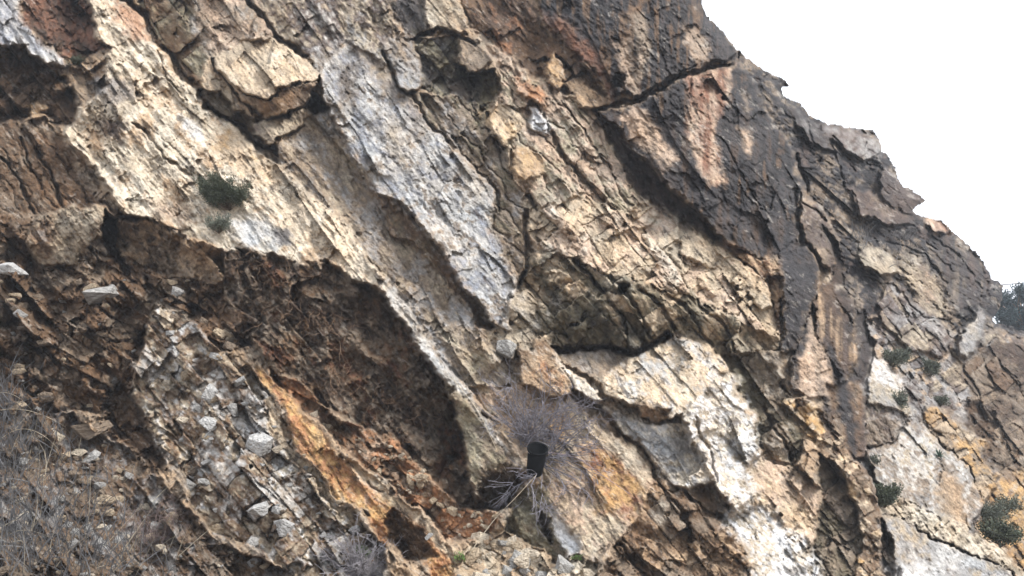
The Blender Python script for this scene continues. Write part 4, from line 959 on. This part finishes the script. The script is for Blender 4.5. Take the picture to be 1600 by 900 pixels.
# single pale stones one can point at
for a in ((140, 714, 21, 9, 'white', -32, 'flat white stone lying on the left scree'),
          (408, 690, 27, 23, 'white', 30, 'largest white block beside the ochre slab'),
          (18, 421, 26, 14, 'white', 8, 'white stone at the left edge under the brown slab'),
          (328, 662, 19, 13, 'white', 20, 'pale stone left of the largest white block'),
          (330, 618, 17, 20, 'white', 30, 'upright pale stone high in the block column'),
          (365, 640, 11, 15, 'grey', -20, 'small grey stone above the largest white block'),
          (405, 795, 23, 11, 'white', -8, 'flat whitish stone low in the block column'),
          (443, 822, 22, 16, 'white', 35, 'jagged white stone near the ochre slab foot'),
          (348, 828, 27, 13, 'tan', -12, 'tan wedge stone at the base of the block column'),
          (148, 852, 20, 10, 'grey', -30, 'pale elongated stone in the lower scree'),
          (165, 782, 19, 12, 'tan', -20, 'tan stone half buried in the scree'),
          (30, 452, 30, 9, 'grey', 6, 'flat grey stone under the white stone at left edge'),
          (158, 458, 30, 14, 'grey', -14, 'grey stone in the middle of the left rock mass'),
          (142, 672, 36, 18, 'brown', -8, 'brown stone above the flat white scree stone'),
          (670, 837, 9, 5, 'white', -48, 'small bright white stone on the ochre slab rim'),
          (286, 655, 11, 8, 'cream', 0, 'cream stone left of the pale stones'),
          (345, 520, 15, 11, 'tan', 15, 'tan stone at the head of the block column'),
          (355, 530, 17, 9, 'cream', -25, 'cream stone beside the tan stone at column head'),
          (752, 848, 24, 18, 'cream', 20, 'big cream stone at the top of the bottom rubble'),
          (828, 872, 26, 19, 'cream', -15, 'big cream stone at the right of the bottom rubble'),
          (737, 868, 22, 11, 'tan', -25, 'tan stone at the left foot of the bottom rubble'),
          (790, 545, 22, 17, 'grey', 20, 'grey block at the foot of the blue-grey slab'),
          (1062, 524, 13, 8, 'brown', 20, 'small brown stone perched under the bedded bulge')):
    stone(*a[:6], label=a[6])
# the rest of the loose stones belong to the slopes they lie in
def scatter(n, box, wlo, whi, mats, parent, seed, poly=None):
    random.seed(seed)
    pl = [tuple(map(float, q_.split(','))) for q_ in poly.split()] if poly else None
    k_ = 0
    while k_ < n:
        x_, y_ = random.uniform(box[0], box[2]), random.uniform(box[1], box[3])
        if pl and not inside(np.array([x_]), np.array([y_]), pl)[0]: continue
        w_ = wlo * (whi / wlo) ** (random.random() ** 1.8)
        stone(x_, y_, w_, w_ * random.uniform(.4, .8), random.choice(mats), random.uniform(-40, 40), parent, sink=.5)
        k_ += 1
scatter(280, (0, 640, 480, 925), 3.2, 13, ['grey', 'tan', 'brown', 'grey', 'cream', 'brown'], top['scree'], 3, '0,690 100,665 165,690 235,745 290,792 340,852 480,900 480,925 0,925')
scatter(110, (0, 430, 400, 660), 4, 16, ['brown', 'brown', 'tan', 'brown', 'grey'], top['near'], 4, '0,430 180,430 330,440 365,490 390,545 330,545 250,482 215,562 200,622 150,645 0,650')
scatter(90, (220, 500, 560, 900), 4.5, 14, ['white', 'grey', 'tan', 'brown', 'cream', 'white'], top['near'], 5, '250,490 330,545 412,605 450,680 545,795 590,850 480,880 380,850 300,790 240,670')
scatter(80, (440, 590, 780, 850), 4, 13, ['tan', 'brown', 'tan', 'cream'], top['near'], 6, '430,590 533,668 620,692 722,797 778,803 735,848 653,795 553,712')
scatter(60, (690, 835, 930, 920), 7, 24, ['cream', 'tan', 'cream', 'grey'], top['near'], 8, '716,880 774,830 818,846 864,886 930,880 930,920 700,920')

# ------------------------------------------------------------------ beyond the cliff end: tree and cable
random.seed(21)
def far_tree(px, py, dist, w_, h_, label):
    s_ = dist / F
    base = at(px, py + h_ * 1.6, dist); root = empty('tree', base)
    c = at(px, py, dist)
    tr = MB(); lf = MB()
    tr.tube([base, base.lerp(c, .5) + rv(.1), c], .22, .08, 7)
    cl = []
    for i in range(60):
        d = Vector((random.gauss(0, .5) * w_, random.gauss(0, .45) * w_, random.gauss(0, .45) * h_)) * s_
        tip = c + d
        tr.tube([c.lerp(base, random.uniform(0, .5)), (c + tip) * .5 + rv(.2), tip], .04, .012, 3)
        cl.append(tip)
    for i in range(15000):
        p = random.choice(cl) + rv(.09 * w_ * s_)
        d = rv().normalized(); lf.leaf(p, d, d.cross(rv()).normalized(), .16 * random.uniform(.6, 1.3), .03)
    for nm, m_, mt in (('trunk', tr, M_STEM), ('crown', lf, plain('blue_green_needles', (.045, .07, .075), .8, .3, 2))):
        o = m_.build(nm, mt); o.parent = root; o.matrix_parent_inverse = Matrix.Translation(-base)
    tag(root, label, 'tree')
far_tree(1598, 488, 32, 44, 36, 'dark green tree beyond the end of the cliff')
pts = [at(1540 + 22 * i, 446 - 1.5 * i + .25 * (i - 4) ** 2 * .3, 33 + i * .4) for i in range(9)]
m = MB(); m.tube(pts, .03, .03, 5); tag(m.build('cable', M_CABLE), 'thin overhead cable crossing the sky at the right edge', 'cable')

# ------------------------------------------------------------------ thin haze box added to imitate lens glare at the right
lo, hi = Vector((-60, -12, -9)), Vector((70, 70, 32))
hv = [(x_, y_, z_) for x_ in (lo.x, hi.x) for y_ in (lo.y, hi.y) for z_ in (lo.z, hi.z)]
hf = np.array([(0, 1, 3, 2), (4, 6, 7, 5), (0, 4, 5, 1), (2, 3, 7, 6), (0, 2, 6, 4), (1, 5, 7, 3)])
hm = bpy.data.materials.new('glare_haze'); hm.use_nodes = True
t = hm.node_tree
t.nodes.remove(t.nodes['Principled BSDF'])
pv = t.nodes.new('ShaderNodeVolumePrincipled'); pv.inputs['Color'].default_value = (.86, .91, 1.0, 1); pv.inputs['Density'].default_value = .002
t.links.new(pv.outputs[0], t.nodes['Material Output'].inputs['Volume'])
hz = mesh_obj('glare_haze', np.array(hv), hf, hm); tag(hz, kind='stuff')
